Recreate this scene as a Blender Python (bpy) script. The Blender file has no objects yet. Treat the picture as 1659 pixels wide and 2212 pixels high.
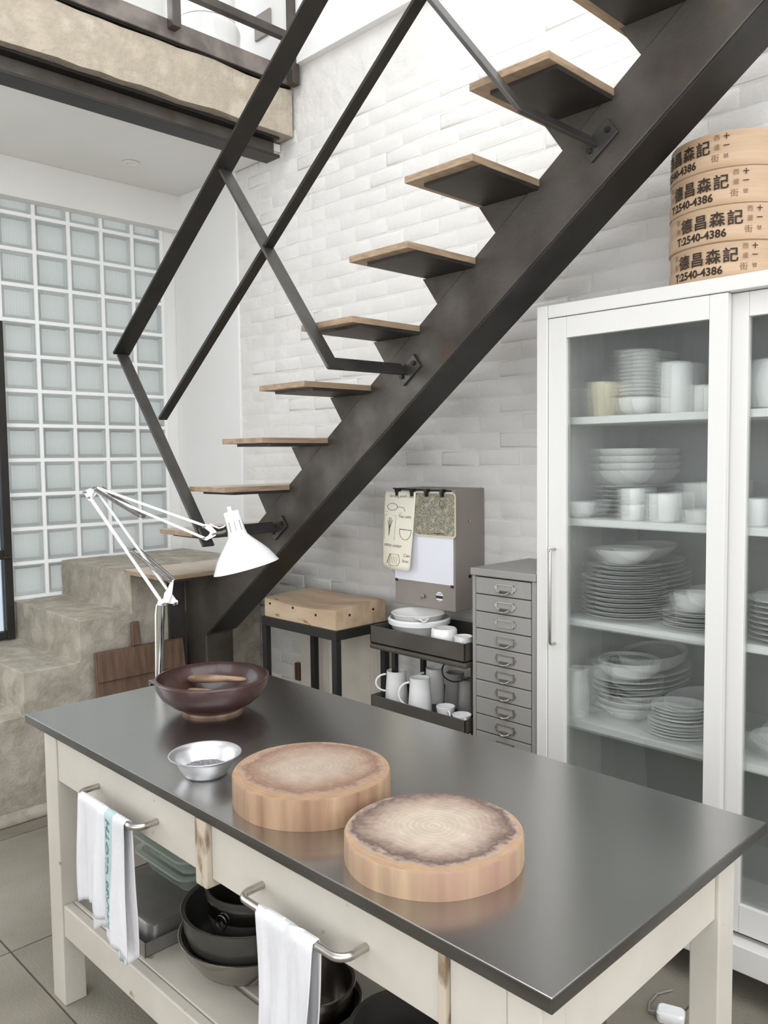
import bpy, bmesh, math, random
from mathutils import Vector, Matrix
random.seed(7)
R = math.radians
scene = bpy.context.scene
C = scene.collection

# ------------------------------------------------------------------ camera, world, exposure
cam_d = bpy.data.cameras.new('camera')
cam = bpy.data.objects.new('camera', cam_d)
C.objects.link(cam)
yaw, pitch, roll = R(45.406), R(3.804), R(-0.660)
d = Vector((-math.sin(yaw) * math.cos(pitch), math.cos(yaw) * math.cos(pitch), -math.sin(pitch)))
r = Vector((math.cos(yaw), math.sin(yaw), 0))
u = r.cross(d)
r2 = r * math.cos(roll) + u * math.sin(roll)
u2 = -r * math.sin(roll) + u * math.cos(roll)
cam.matrix_world = Matrix(((r2.x, u2.x, -d.x, 0), (r2.y, u2.y, -d.y, 0), (r2.z, u2.z, -d.z, 1.70), (0, 0, 0, 1)))
cam_d.sensor_fit = 'HORIZONTAL'
cam_d.sensor_width = 36.0
cam_d.lens = 36.0 * 1785.5 / 1659.0
cam_d.clip_start = 0.05
scene.camera = cam

world = bpy.data.worlds.new('sky')
scene.world = world
world.use_nodes = True
bg = world.node_tree.nodes['Background']
bg.inputs[0].default_value = (0.955, 0.985, 1.03, 1)
bg.inputs[1].default_value = 3.5
scene.view_settings.view_transform = 'Standard'
scene.view_settings.look = 'None'
scene.view_settings.gamma = 1.0
scene.view_settings.use_curve_mapping = False
scene.view_settings.exposure = 0.06

def portal(name, loc, rot, sx, sy):
    l = bpy.data.lights.new(name, 'AREA')
    l.shape = 'RECTANGLE'
    l.size, l.size_y = sx, sy
    l.cycles.is_portal = True
    o = bpy.data.objects.new(name, l)
    C.objects.link(o)
    o.location = loc
    o.rotation_euler = rot
portal('skylight_portal', (-0.65, 0.85, 5.15), (0, 0, 0), 4.5, 2.7)
portal('window_portal_side', (2.38, -0.1, 3.1), (0, R(90), 0), 3.4, 5.4)
portal('window_portal_rear', (0.45, -2.98, 2.4), (R(90), 0, 0), 3.7, 3.2)
portal('added_opening_portal_left', (-4.78, -1.1, 2.05), (0, R(-90), 0), 2.3, 3.0)  # unseen opening, added to lighten the left of the room

# ------------------------------------------------------------------ materials
def s2l(c):
    return tuple((x / 12.92 if x <= 0.04045 else ((x + 0.055) / 1.055) ** 2.4) for x in c)
def rgb(r_, g_, b_):
    return s2l((r_ / 255, g_ / 255, b_ / 255)) + (1,)

def M(name, c1, c2=None, scale=6.0, detail=4.0, lo=0.35, hi=0.65, rough=0.5, rough2=None, metal=0.0, bump=0.0, bscale=60.0, bdetail=3.0,
      stretch=(1, 1, 1), coat=0.0, trans=0.0, ior=1.45, c3=None, c3lo=0.6, c3hi=0.68, c3scale=3.0, spec=0.5, emit=None, estr=0.0):
    m = bpy.data.materials.new(name)
    m.use_nodes = True
    nt = m.node_tree
    N, L = nt.nodes, nt.links
    p = N['Principled BSDF']
    p.inputs['Base Color'].default_value = c1
    p.inputs['Roughness'].default_value = rough
    p.inputs['Metallic'].default_value = metal
    p.inputs['Coat Weight'].default_value = coat
    p.inputs['Transmission Weight'].default_value = trans
    p.inputs['IOR'].default_value = ior
    p.inputs['Specular IOR Level'].default_value = spec
    if emit:
        p.inputs['Emission Color'].default_value = emit
        p.inputs['Emission Strength'].default_value = estr
    tc = N.new('ShaderNodeTexCoord')
    mp = N.new('ShaderNodeMapping')
    mp.inputs['Scale'].default_value = stretch
    L.new(tc.outputs['Object'], mp.inputs[0])
    def noise(sc, de):
        n = N.new('ShaderNodeTexNoise')
        n.inputs['Scale'].default_value = sc
        n.inputs['Detail'].default_value = de
        L.new(mp.outputs[0], n.inputs['Vector'])
        return n
    def ramp(src, a, b):
        q = N.new('ShaderNodeMapRange')
        q.inputs[1].default_value, q.inputs[2].default_value = a, b
        L.new(src, q.inputs[0])
        return q.outputs[0]
    if c2:
        n = noise(scale, detail)
        f = ramp(n.outputs['Fac'], lo, hi)
        mx = N.new('ShaderNodeMix')
        mx.data_type = 'RGBA'
        mx.inputs[6].default_value, mx.inputs[7].default_value = c1, c2
        L.new(f, mx.inputs[0])
        out = mx.outputs[2]
        if c3:
            n3 = noise(c3scale, 6)
            f3 = ramp(n3.outputs['Fac'], c3lo, c3hi)
            m3 = N.new('ShaderNodeMix')
            m3.data_type = 'RGBA'
            L.new(out, m3.inputs[6])
            m3.inputs[7].default_value = c3
            L.new(f3, m3.inputs[0])
            out = m3.outputs[2]
        L.new(out, p.inputs['Base Color'])
        if rough2 is not None:
            rr = N.new('ShaderNodeMapRange')
            rr.inputs[3].default_value, rr.inputs[4].default_value = rough, rough2
            L.new(f, rr.inputs[0])
            L.new(rr.outputs[0], p.inputs['Roughness'])
    if bump:
        b = noise(bscale, bdetail)
        bn = N.new('ShaderNodeBump')
        bn.inputs['Strength'].default_value = 1.0
        bn.inputs['Distance'].default_value = bump
        L.new(b.outputs['Fac'], bn.inputs['Height'])
        L.new(bn.outputs[0], p.inputs['Normal'])
    return m

white_brick = M('white_painted_brick', rgb(226, 223, 219), rgb(216, 213, 208), scale=5, rough=0.6, bump=0.005, bscale=22, bdetail=6)
white_rough = M('white_rough_plaster', rgb(226, 223, 219), rgb(217, 214, 208), scale=4, rough=0.6, bump=0.012, bscale=14, bdetail=6)
white_plaster = M('white_smooth_plaster', rgb(234, 233, 231), rgb(230, 229, 226), scale=2, rough=0.6)
ceiling_white = M('ceiling_white', rgb(230, 228, 224), rgb(226, 224, 219), scale=2, rough=0.7)
concrete = M('worn_concrete', rgb(166, 159, 145), rgb(146, 139, 124), scale=20, detail=15, lo=0.38, hi=0.66, rough=0.85, bump=0.004, bscale=60, bdetail=8,
             c3=rgb(178, 171, 157), c3lo=0.50, c3hi=0.62, c3scale=10)
concrete_floor = M('concrete_floor', rgb(140, 134, 121), rgb(120, 114, 100), scale=3, detail=9, rough=0.75, bump=0.002, bscale=120, bdetail=6,
                   c3=rgb(152, 147, 134), c3lo=0.5, c3hi=0.7, c3scale=1.4)
grout = M('floor_joint', rgb(92, 86, 74), rgb(74, 69, 60), scale=20, rough=0.9)
slab_stone = M('raw_slab_concrete', rgb(180, 169, 151), rgb(152, 141, 124), scale=7, detail=9, rough=0.9, bump=0.008, bscale=40, bdetail=8,
               c3=rgb(186, 176, 159), c3lo=0.50, c3hi=0.66, c3scale=7)
steel_dark = M('raw_dark_steel', rgb(92, 87, 81), rgb(74, 68, 62), scale=5, detail=7, rough=0.42, rough2=0.6, metal=0.55, bump=0.0008, bscale=60,
               c3=rgb(86, 72, 61), c3lo=0.60, c3hi=0.72, c3scale=9)
steel_black = M('black_steel', rgb(52, 49, 46), rgb(42, 40, 37), scale=8, rough=0.45, metal=0.4)
steel_tray = M('dark_tread_tray', rgb(58, 54, 50), rgb(46, 43, 40), scale=9, rough=0.5, metal=0.3)
mezz_steel = M('scuffed_edge_steel', rgb(132, 124, 117), rgb(100, 92, 86), scale=9, rough=0.5, metal=0.5, stretch=(1, 1, 1))
wood_tread = M('pale_oak_tread', rgb(170, 146, 120), rgb(140, 118, 95), scale=7, detail=6, rough=0.6, stretch=(3, 1, 10), bump=0.0006, bscale=50)
steel_top = None
worn_lit_oak = M('worn_lit_pale_oak', rgb(204, 193, 177), rgb(190, 177, 158), scale=6, detail=6, rough=0.65, stretch=(6, 1, 1))  # tread tops: wear, plus the light falling on them put into the colour
paint_cream = M('cream_grey_paint', rgb(196, 190, 179), rgb(187, 181, 169), scale=5, rough=0.5, bump=0.0006, bscale=45,
                c3=rgb(150, 138, 118), c3lo=0.70, c3hi=0.74, c3scale=16)
bare_edge = M('chipped_paint_wood', rgb(186, 174, 156), rgb(128, 110, 88), scale=26, lo=0.48, hi=0.6, rough=0.6, stretch=(1, 1, 0.4))
chrome = M('polished_steel', rgb(168, 167, 165), rough=0.1, metal=1.0)
brushed = M('brushed_handle_steel', rgb(186, 182, 176), rough=0.28, metal=1.0)
alu = M('spun_aluminium', rgb(232, 232, 234), rgb(220, 220, 222), scale=3, stretch=(1, 1, 14), rough=0.34, metal=0.9)
lamp_white = M('lamp_white_enamel', rgb(228, 227, 224), rough=0.3, coat=0.3)
lamp_grey = M('lamp_joint_metal', rgb(120, 116, 110), rough=0.35, metal=0.8)
linen = M('white_linen', rgb(214, 213, 215), rgb(202, 201, 203), scale=12, rough=0.9, bump=0.0015, bscale=90, stretch=(1, 1, 0.4))
linen_teal = M('teal_linen_stripe', rgb(178, 194, 194), rgb(168, 186, 186), scale=30, rough=0.9)
teal_ink = M('woven_teal_letters', rgb(86, 124, 126), rgb(98, 134, 135), scale=40, rough=0.9)
bowl_brown = M('dark_brown_stoneware', rgb(72, 48, 44), rgb(58, 38, 35), scale=9, rough=0.22, rough2=0.34, coat=0.25, bump=0.0006, bscale=30)
bowl_foot = M('bare_clay_foot', rgb(150, 126, 106), rgb(110, 84, 70), scale=20, rough=0.7)
spoon_wood = M('olive_wood', rgb(166, 138, 112), rgb(116, 90, 70), scale=14, detail=6, rough=0.5, stretch=(1, 1, 4))
salt = M('grey_salt', rgb(150, 147, 150), rgb(92, 89, 90), scale=160, rough=0.9, bump=0.002, bscale=300)
board_brown = M('walnut_board', rgb(112, 88, 72), rgb(90, 69, 56), scale=6, detail=8, rough=0.6, stretch=(1, 7, 1), bump=0.0006, bscale=50)
butcher_wood = M('butcher_block_wood', rgb(203, 180, 152), rgb(180, 153, 124), scale=4, detail=8, rough=0.6, stretch=(1, 4, 3),
                 c3=rgb(130, 98, 72), c3lo=0.68, c3hi=0.74, c3scale=6)
cab_white = M('cabinet_white_lacquer', rgb(214, 212, 208), rough=0.35)
cab_inner = M('cabinet_inner_white', rgb(222, 221, 218), rough=0.55)
cab_back = M('cabinet_back_grey', rgb(140, 139, 136), rough=0.6)
porcelain = M('white_porcelain', rgb(236, 235, 232), rough=0.2, coat=0.3)
porcelain_cream = M('cream_porcelain', rgb(236, 226, 196), rough=0.25, coat=0.3)
porcelain_grey = M('grey_glazed_china', rgb(150, 147, 143), rough=0.3, coat=0.2)
filing_grey = M('filing_grey_enamel', rgb(148, 145, 140), rgb(140, 137, 132), scale=3, rough=0.38)
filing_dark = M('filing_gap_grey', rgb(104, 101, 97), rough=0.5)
box_grey = M('lightbox_grey_enamel', rgb(142, 134, 126), rgb(136, 128, 120), scale=4, rough=0.5)
acrylic = M('opal_acrylic', rgb(226, 226, 232), rough=0.3)
paper = M('cream_paper', rgb(236, 231, 214), rgb(228, 222, 203), scale=3, rough=0.85)
ink = M('pencil_ink', rgb(84, 78, 70), rough=0.9)
map_mat = M('old_map_print', rgb(160, 156, 138), rgb(112, 111, 98), scale=130, detail=8, lo=0.40, hi=0.6, rough=0.8,
            c3=rgb(180, 170, 142), c3lo=0.52, c3hi=0.68, c3scale=40)
map_border = M('map_card_border', rgb(206, 198, 168), rough=0.8)
black_plastic = M('black_plastic', rgb(26, 25, 24), rough=0.4)
white_plastic = M('white_plastic', rgb(238, 238, 236), rough=0.4)
cart_steel = M('dark_grey_trolley_enamel', rgb(84, 79, 73), rgb(70, 66, 60), scale=6, rough=0.5, metal=0.2)
frame_black = M('stand_black_steel', rgb(46, 45, 43), rough=0.5, metal=0.3)
bamboo = M('steamer_bamboo', rgb(186, 159, 130), rgb(168, 140, 111), scale=3, detail=7, rough=0.5, stretch=(1, 1, 12),
           c3=rgb(168, 132, 98), c3lo=0.58, c3hi=0.72, c3scale=3)
bamboo_ink = M('black_brush_ink', rgb(50, 36, 26), rough=0.8)
bamboo_ink_pale = M('faded_brush_ink', rgb(122, 92, 66), rough=0.8)
radiator_white = M('off_white_corrugated', rgb(214, 208, 196), rgb(202, 195, 182), scale=5, rough=0.5)
socket_brown = M('brown_bakelite', rgb(88, 64, 50), rough=0.4)
pot_steel = M('pot_stainless', rgb(168, 164, 158), rgb(150, 146, 140), scale=6, rough=0.2, metal=1.0)
pot_dark = M('pot_dark_steel', rgb(98, 96, 93), rgb(84, 82, 79), scale=6, rough=0.28, metal=0.6)
tin = M('dull_baking_tin', rgb(140, 137, 133), rgb(122, 118, 114), scale=6, rough=0.45, metal=0.5)
brown_jug_m = M('brown_salt_glaze', rgb(110, 90, 72), rgb(90, 72, 58), scale=8, rough=0.3)
hole_dark = M('dark_hole', rgb(30, 24, 20), rough=0.9)

def make_steel_top():
    m = M('brushed_stainless_top', rgb(190, 189, 187), rough=0.25, metal=1.0)
    nt = m.node_tree
    N, L = nt.nodes, nt.links
    p = N['Principled BSDF']
    tc = N.new('ShaderNodeTexCoord')
    mp = N.new('ShaderNodeMapping')
    mp.inputs['Scale'].default_value = (1.2, 60, 1)
    L.new(tc.outputs['Object'], mp.inputs[0])
    n = N.new('ShaderNodeTexNoise')
    n.inputs['Scale'].default_value = 4
    n.inputs['Detail'].default_value = 5
    L.new(mp.outputs[0], n.inputs['Vector'])
    n2 = N.new('ShaderNodeTexNoise')
    n2.inputs['Scale'].default_value = 2.2
    n2.inputs['Detail'].default_value = 1
    L.new(tc.outputs['Object'], n2.inputs['Vector'])
    ad = N.new('ShaderNodeMath')
    ad.operation = 'MULTIPLY_ADD'
    ad.inputs[1].default_value = 0.12
    L.new(n.outputs['Fac'], ad.inputs[0])
    L.new(n2.outputs['Fac'], ad.inputs[2])
    mr = N.new('ShaderNodeMapRange')
    mr.inputs[1].default_value, mr.inputs[2].default_value = 0.4, 0.85
    mr.inputs[3].default_value, mr.inputs[4].default_value = 0.27, 0.31
    L.new(ad.outputs[0], mr.inputs[0])
    return m
steel_top = make_steel_top()
steel_edge = M('dark_reflection_edge', rgb(112, 110, 106), rgb(92, 90, 86), scale=4, rough=0.35, metal=0.9, stretch=(1, 1, 6))  # sides of the top: dark reflection put into the colour

def make_glass(name, col, rough, mixt, tcol=(1, 1, 1, 1)):
    m = bpy.data.materials.new(name)
    m.use_nodes = True
    nt = m.node_tree
    N, L = nt.nodes, nt.links
    N.remove(N['Principled BSDF'])
    g = N.new('ShaderNodeBsdfGlass')
    g.inputs['Color'].default_value = col
    g.inputs['Roughness'].default_value = rough
    g.inputs['IOR'].default_value = 1.45
    t = N.new('ShaderNodeBsdfTransparent')
    t.inputs['Color'].default_value = tcol
    mx = N.new('ShaderNodeMixShader')
    mx.inputs[0].default_value = mixt
    L.new(g.outputs[0], mx.inputs[1])
    L.new(t.outputs[0], mx.inputs[2])
    L.new(mx.outputs[0], N['Material Output'].inputs[0])
    return m
reeded = make_glass('reeded_glass', (0.97, 0.98, 0.975, 1), 0.02, 0.55, (0.93, 0.945, 0.94, 1))
def make_milky():
    m = M('pale_oven_glass', rgb(222, 228, 222), rough=0.12, trans=0.35)
    nt = m.node_tree
    t = nt.nodes.new('ShaderNodeBsdfTransparent')
    t.inputs['Color'].default_value = (0.9, 0.95, 0.92, 1)
    mx = nt.nodes.new('ShaderNodeMixShader')
    mx.inputs[0].default_value = 0.45
    nt.links.new(nt.nodes['Principled BSDF'].outputs[0], mx.inputs[1])
    nt.links.new(t.outputs[0], mx.inputs[2])
    nt.links.new(mx.outputs[0], nt.nodes['Material Output'].inputs[0])
    return m
clear_glass = make_milky()
dark_glass = make_glass('door_glass', (0.5, 0.53, 0.55, 1), 0.02, 0.3, (0.4, 0.42, 0.44, 1))

def make_block_glass():
    m = bpy.data.materials.new('frosted_glass_block')
    m.use_nodes = True
    nt = m.node_tree
    N, L = nt.nodes, nt.links
    p = N['Principled BSDF']
    p.inputs['Base Color'].default_value = rgb(200, 206, 202)
    p.inputs['Roughness'].default_value = 0.12
    tr = N.new('ShaderNodeBsdfTranslucent')
    tr.inputs['Color'].default_value = (0.184, 0.188, 0.182, 1)
    tc = N.new('ShaderNodeTexCoord')
    w = N.new('ShaderNodeTexWave')
    w.bands_direction = 'Y'
    w.inputs['Scale'].default_value = 24
    w.inputs['Distortion'].default_value = 0
    L.new(tc.outputs['Object'], w.inputs['Vector'])
    b = N.new('ShaderNodeBump')
    b.inputs['Distance'].default_value = 0.002
    b.inputs['Strength'].default_value = 0.5
    L.new(w.outputs['Fac'], b.inputs['Height'])
    L.new(b.outputs[0], p.inputs['Normal'])
    mx = N.new('ShaderNodeMixShader')
    mx.inputs[0].default_value = 0.55
    L.new(p.outputs[0], mx.inputs[1])
    L.new(tr.outputs[0], mx.inputs[2])
    L.new(mx.outputs[0], N['Material Output'].inputs[0])
    return m
block_glass = make_block_glass()

def make_round_wood(name, centre, mid, dark, rim, rad, seed):
    """end-grain disc: worn pale centre, darker ring, tan edge, growth rings, knife scratches and stains"""
    m = bpy.data.materials.new(name)
    m.use_nodes = True
    nt = m.node_tree
    N, L = nt.nodes, nt.links
    p = N['Principled BSDF']
    p.inputs['Roughness'].default_value = 0.55
    tc = N.new('ShaderNodeTexCoord')
    mp = N.new('ShaderNodeMapping')
    mp.inputs['Location'].default_value = (seed, seed * 0.7, 0)
    L.new(tc.outputs['Object'], mp.inputs[0])
    def noise(sc, de, vec=None, dist=0.0):
        n = N.new('ShaderNodeTexNoise')
        n.inputs['Scale'].default_value, n.inputs['Detail'].default_value, n.inputs['Distortion'].default_value = sc, de, dist
        L.new(vec or mp.outputs[0], n.inputs['Vector'])
        return n.outputs['Fac']
    def math_(op, a_, b_=None, c_=None):
        q = N.new('ShaderNodeMath')
        q.operation = op
        for i, x in enumerate((a_, b_, c_)):
            if x is None:
                continue
            if isinstance(x, (int, float)):
                q.inputs[i].default_value = x
            else:
                L.new(x, q.inputs[i])
        return q.outputs[0]
    off = N.new('ShaderNodeVectorMath')
    off.operation = 'ADD'
    off.inputs[1].default_value = (0.012, -0.014, 0)
    L.new(tc.outputs['Object'], off.inputs[0])
    sx = N.new('ShaderNodeVectorMath')
    sx.operation = 'MULTIPLY'
    sx.inputs[1].default_value = (1 / rad, 1 / rad, 0)
    L.new(off.outputs[0], sx.inputs[0])
    ln = N.new('ShaderNodeVectorMath')
    ln.operation = 'LENGTH'
    L.new(sx.outputs[0], ln.inputs[0])
    big = noise(9, 3)
    fine = noise(70, 6)
    rr = math_('ADD', math_('MULTIPLY_ADD', big, 0.42, ln.outputs['Value']), math_('MULTIPLY', fine, 0.22))
    rr = math_('SUBTRACT', rr, 0.32)
    cr = N.new('ShaderNodeValToRGB')
    e = cr.color_ramp.elements
    e[0].position, e[0].color = 0.0, centre
    e[1].position, e[1].color = 1.0, rim
    for pos, col in ((0.36, centre), (0.62, mid), (0.82, dark), (0.90, mid), (0.95, rim)):
        k = e.new(pos)
        k.color = col
    L.new(rr, cr.inputs[0])
    ring = math_('SINE', math_('MULTIPLY', math_('MULTIPLY_ADD', big, 0.2, ln.outputs['Value']), 95))
    ring = math_('MULTIPLY', ring, math_('SUBTRACT', noise(12, 4), 0.25))
    sc1 = N.new('ShaderNodeMapping')
    sc1.inputs['Rotation'].default_value = (0, 0, 0.5)
    sc1.inputs['Scale'].default_value = (6, 160, 1)
    L.new(mp.outputs[0], sc1.inputs[0])
    scr = noise(1.5, 4, sc1.outputs[0], 0.3)
    val = math_('ADD', math_('MULTIPLY', ring, 0.16), math_('MULTIPLY', math_('SUBTRACT', scr, 0.5), 0.30))
    val = math_('ADD', val, math_('MULTIPLY', math_('SUBTRACT', noise(26, 8), 0.5), 0.45))
    val = math_('ADD', val, 1.0)
    mx = N.new('ShaderNodeVectorMath')
    mx.operation = 'SCALE'
    L.new(cr.outputs[0], mx.inputs[0])
    L.new(val, mx.inputs['Scale'])
    L.new(mx.outputs[0], p.inputs['Base Color'])
    return m

# ------------------------------------------------------------------ mesh builder
class MB:
    def __init__(self):
        self.v, self.f, self.mi = [], [], []
    def add(self, vs, fs, mi=0):
        o = len(self.v)
        self.v += [tuple(p) for p in vs]
        self.f += [tuple(i + o for i in f) for f in fs]
        self.mi += [mi] * len(fs)
        return self
    def box(self, x0, x1, y0, y1, z0, z1, mi=0):
        vs = [(x, y, z) for x in (x0, x1) for y in (y0, y1) for z in (z0, z1)]
        return self.add(vs, [(0, 1, 3, 2), (4, 6, 7, 5), (0, 4, 5, 1), (2, 3, 7, 6), (0, 2, 6, 4), (1, 5, 7, 3)], mi)
    def hexa(self, a, b, mi=0):
        """two quads a (4 pts) and b (4 pts) joined to a solid"""
        return self.add(list(a) + list(b), [(3, 2, 1, 0), (4, 5, 6, 7), (0, 1, 5, 4), (1, 2, 6, 5), (2, 3, 7, 6), (3, 0, 4, 7)], mi)
    def prism(self, pts, lo, hi, axis='y', mi=0):
        def P(a, b, c):
            return {'y': (a, c, b), 'x': (c, a, b), 'z': (a, b, c)}[axis]
        n = len(pts)
        vs = [P(a, b, lo) for a, b in pts] + [P(a, b, hi) for a, b in pts]
        fs = [tuple(range(n - 1, -1, -1)), tuple(range(n, 2 * n))] + [(i, (i + 1) % n, n + (i + 1) % n, n + i) for i in range(n)]
        return self.add(vs, fs, mi)
    def bar(self, p0, p1, wv, tv, mi=0):
        p0, p1, wv, tv = Vector(p0), Vector(p1), Vector(wv) / 2, Vector(tv) / 2
        q = [-wv - tv, wv - tv, wv + tv, -wv + tv]
        return self.hexa([p0 + k for k in q], [p1 + k for k in q], mi)
    def tube(self, path, rad, n=10, mi=0, closed=False):
        P = [Vector(p) for p in path]
        m = len(P)
        rads = rad if isinstance(rad, (list, tuple)) else [rad] * m
        vs, fs = [], []
        up = None
        for i in range(m):
            if closed:
                t = (P[(i + 1) % m] - P[i - 1]).normalized()
            else:
                t = (P[min(i + 1, m - 1)] - P[max(i - 1, 0)]).normalized()
            if up is None:
                up = Vector((0, 0, 1)) if abs(t.z) < 0.9 else Vector((1, 0, 0))
            s = t.cross(up).normalized()
            up = s.cross(t).normalized()
            for k in range(n):
                a = 2 * math.pi * k / n
                vs.append(P[i] + (s * math.cos(a) + up * math.sin(a)) * rads[i])
        for i in range(m if closed else m - 1):
            j = (i + 1) % m
            for k in range(n):
                fs.append((i * n + k, i * n + (k + 1) % n, j * n + (k + 1) % n, j * n + k))
        if not closed:
            fs += [tuple(range(n - 1, -1, -1)), tuple(range((m - 1) * n, m * n))]
        return self.add(vs, fs, mi)
    def lathe(self, prof, n=32, c=(0, 0, 0), mi=0, sx=1.0, sy=1.0):
        vs, fs = [], []
        rings = []
        for (ra, z) in prof:
            if ra < 1e-6:
                rings.append([len(vs)])
                vs.append((c[0], c[1], c[2] + z))
            else:
                rings.append(list(range(len(vs), len(vs) + n)))
                vs += [(c[0] + ra * sx * math.cos(2 * math.pi * k / n), c[1] + ra * sy * math.sin(2 * math.pi * k / n), c[2] + z) for k in range(n)]
        for A, B in zip(rings, rings[1:]):
            for k in range(n):
                a0, a1 = A[k % len(A)], A[(k + 1) % len(A)]
                b0, b1 = B[k % len(B)], B[(k + 1) % len(B)]
                q = []
                for i in (a0, a1, b1, b0):
                    if i not in q:
                        q.append(i)
                if len(q) >= 3:
                    fs.append(tuple(q))
        return self.add(vs, fs, mi)
    def grid(self, nu, nv, fn, mi=0):
        vs = [fn(i / nu, j / nv) for i in range(nu + 1) for j in range(nv + 1)]
        w = nv + 1
        fs = [(i * w + j, (i + 1) * w + j, (i + 1) * w + j + 1, i * w + j + 1) for i in range(nu) for j in range(nv)]
        return self.add(vs, fs, mi)
    def mesh(self, name, smooth=None):
        me = bpy.data.meshes.new(name)
        me.from_pydata(self.v, [], self.f)
        bm = bmesh.new()
        bm.from_mesh(me)
        for i, f in enumerate(bm.faces):
            f.material_index = self.mi[i]
        bmesh.ops.recalc_face_normals(bm, faces=bm.faces)
        bm.to_mesh(me)
        bm.free()
        if smooth is not None:
            me.shade_smooth()
            me.set_sharp_from_angle(angle=R(smooth))
        return me
    def build(self, name, mat, parent=None, loc=None, smooth=None, bevel=0.0, seg=2, solid=0.0, sub=0):
        me = self.mesh(name, smooth)
        return link(name, me, mat, parent, loc, bevel, seg, solid, sub)

def link(name, me, mat, parent=None, loc=None, bevel=0.0, seg=2, solid=0.0, sub=0):
    for mm in (mat if isinstance(mat, (list, tuple)) else [mat]):
        if mm.name not in [x.name for x in me.materials if x]:
            me.materials.append(mm)
    o = bpy.data.objects.new(name, me)
    C.objects.link(o)
    if parent:
        o.parent = parent
        if loc is None:          # vertices are in world space
            w = Vector((0, 0, 0))
            q = parent
            while q:
                w += q.location
                q = q.parent
            o.location = -w
        else:
            o.location = loc
    elif loc is not None:
        o.location = loc
    if solid:
        s = o.modifiers.new('thickness', 'SOLIDIFY')
        s.thickness = solid
        s.offset = 0
    if sub:
        s = o.modifiers.new('subdivision', 'SUBSURF')
        s.levels = s.render_levels = sub
    if bevel:
        b = o.modifiers.new('bevel', 'BEVEL')
        b.width = bevel
        b.segments = seg
        b.limit_method = 'ANGLE'
        b.angle_limit = R(40)
    return o

def tag(o, label=None, cat=None, group=None, kind=None):
    for k, v in (('label', label), ('category', cat), ('group', group), ('kind', kind)):
        if v:
            o[k] = v
    return o
def thing(name, loc, label, cat, group=None):
    o = bpy.data.objects.new(name, None)
    o.empty_display_size = 0.05
    C.objects.link(o)
    o.location = loc
    return tag(o, label, cat, group)
def struct(o):
    return tag(o, kind='structure')
def copy_tree(o, parent=None):
    c = o.copy()
    C.objects.link(c)
    c.parent = parent
    for ch in list(o.children):
        copy_tree(ch, c)
    return c

def text_mesh(body, size, bold=0.0, shear=0.0, align='LEFT'):
    cu = bpy.data.curves.new('lettering', 'FONT')
    cu.body = body
    cu.size = size
    cu.offset = bold
    cu.shear = shear
    cu.align_x = align
    cu.resolution_u = 2
    o = bpy.data.objects.new('lettering', cu)
    C.objects.link(o)
    dg = bpy.context.evaluated_depsgraph_get()
    me = bpy.data.meshes.new_from_object(o.evaluated_get(dg))
    vs = [v.co.copy() for v in me.vertices]
    fs = [tuple(p.vertices) for p in me.polygons]
    bpy.data.objects.remove(o)
    bpy.data.curves.remove(cu)
    bpy.data.meshes.remove(me)
    return vs, fs

XG, YB = -4.80, 2.87        # glass block wall plane, brick wall plane
X1, Y0, HT = 2.4, -3.0, 5.2  # other sides of the room

# ------------------------------------------------------------------ the shell
fl = MB().box(XG - 0.1, X1, Y0, YB, -0.12, -0.006).build('floor', grout)
struct(fl)
tile_me = MB().box(-0.4465, 0.4465, -0.4465, 0.4465, -0.05, 0).mesh('floor_slab')
tile_me.materials.append(concrete_floor)
tx0, ty0, ts = -2.89, 1.005, 0.90
for i in range(-3, 7):
    for j in range(-5, 3):
        ax, bx = max(tx0 + i * ts, XG), min(tx0 + (i + 1) * ts, X1)
        ay, by = max(ty0 + j * ts, Y0), min(ty0 + (j + 1) * ts, YB)
        if bx - ax < 0.03 or by - ay < 0.03:
            continue
        if bx - ax > 0.89 and by - ay > 0.89:
            o = bpy.data.objects.new('floor_slab', tile_me)
            C.objects.link(o)
            o.parent = fl
            o.location = ((ax + bx) / 2, (ay + by) / 2, 0)
        else:
            o = MB().box(ax + 0.0035, bx - 0.0035, ay + 0.0035, by - 0.0035, -0.05, 0).build('floor_slab', concrete_floor, fl)

# brick wall: mortar bed, 300 bricks as parts, the rest as one part
wb = MB().box(XG - 0.12, X1, YB, YB + 0.2, -0.1, HT).build('wall_back', white_rough)
struct(wb)
o = MB().box(XG, -4.1, YB - 0.012, YB + 0.01, 0, 3.7).build('plaster_panel', white_plaster, wb, bevel=0.006)
o = MB().box(XG, X1, YB - 0.045, YB + 0.01, 3.755, HT).build('upper_plaster', white_plaster, wb)
BL, BH, CH = 0.215, 0.064, 0.075
def brick_mesh(seed):
    q = random.Random(seed)
    l, h, p = BL / 2, BH / 2, 0.0012 + q.random() * 0.0032
    b = 0.009
    j = lambda s: (q.random() - 0.5) * s
    back = [(-l, 0.008, -h), (l, 0.008, -h), (l, 0.008, h), (-l, 0.008, h)]
    mid = [(x + j(0.004), -p * 0.35, z + j(0.003)) for x, _, z in back]
    fr = [(x * (1 - b / l) + j(0.005), -p + j(0.0012), z * (1 - b / h) + j(0.004)) for x, _, z in back]
    m = MB()
    m.add(back + mid + fr, [(0, 1, 5, 4), (1, 2, 6, 5), (2, 3, 7, 6), (3, 0, 4, 7), (4, 5, 9, 8), (5, 6, 10, 9), (6, 7, 11, 10), (7, 4, 8, 11), (8, 9, 10, 11)])
    me = m.mesh('brick', smooth=70)
    me.materials.append(white_brick)
    return me
brick_mes = [brick_mesh(s) for s in range(24)]
spots = []
row = 0
z = 0.04
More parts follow.
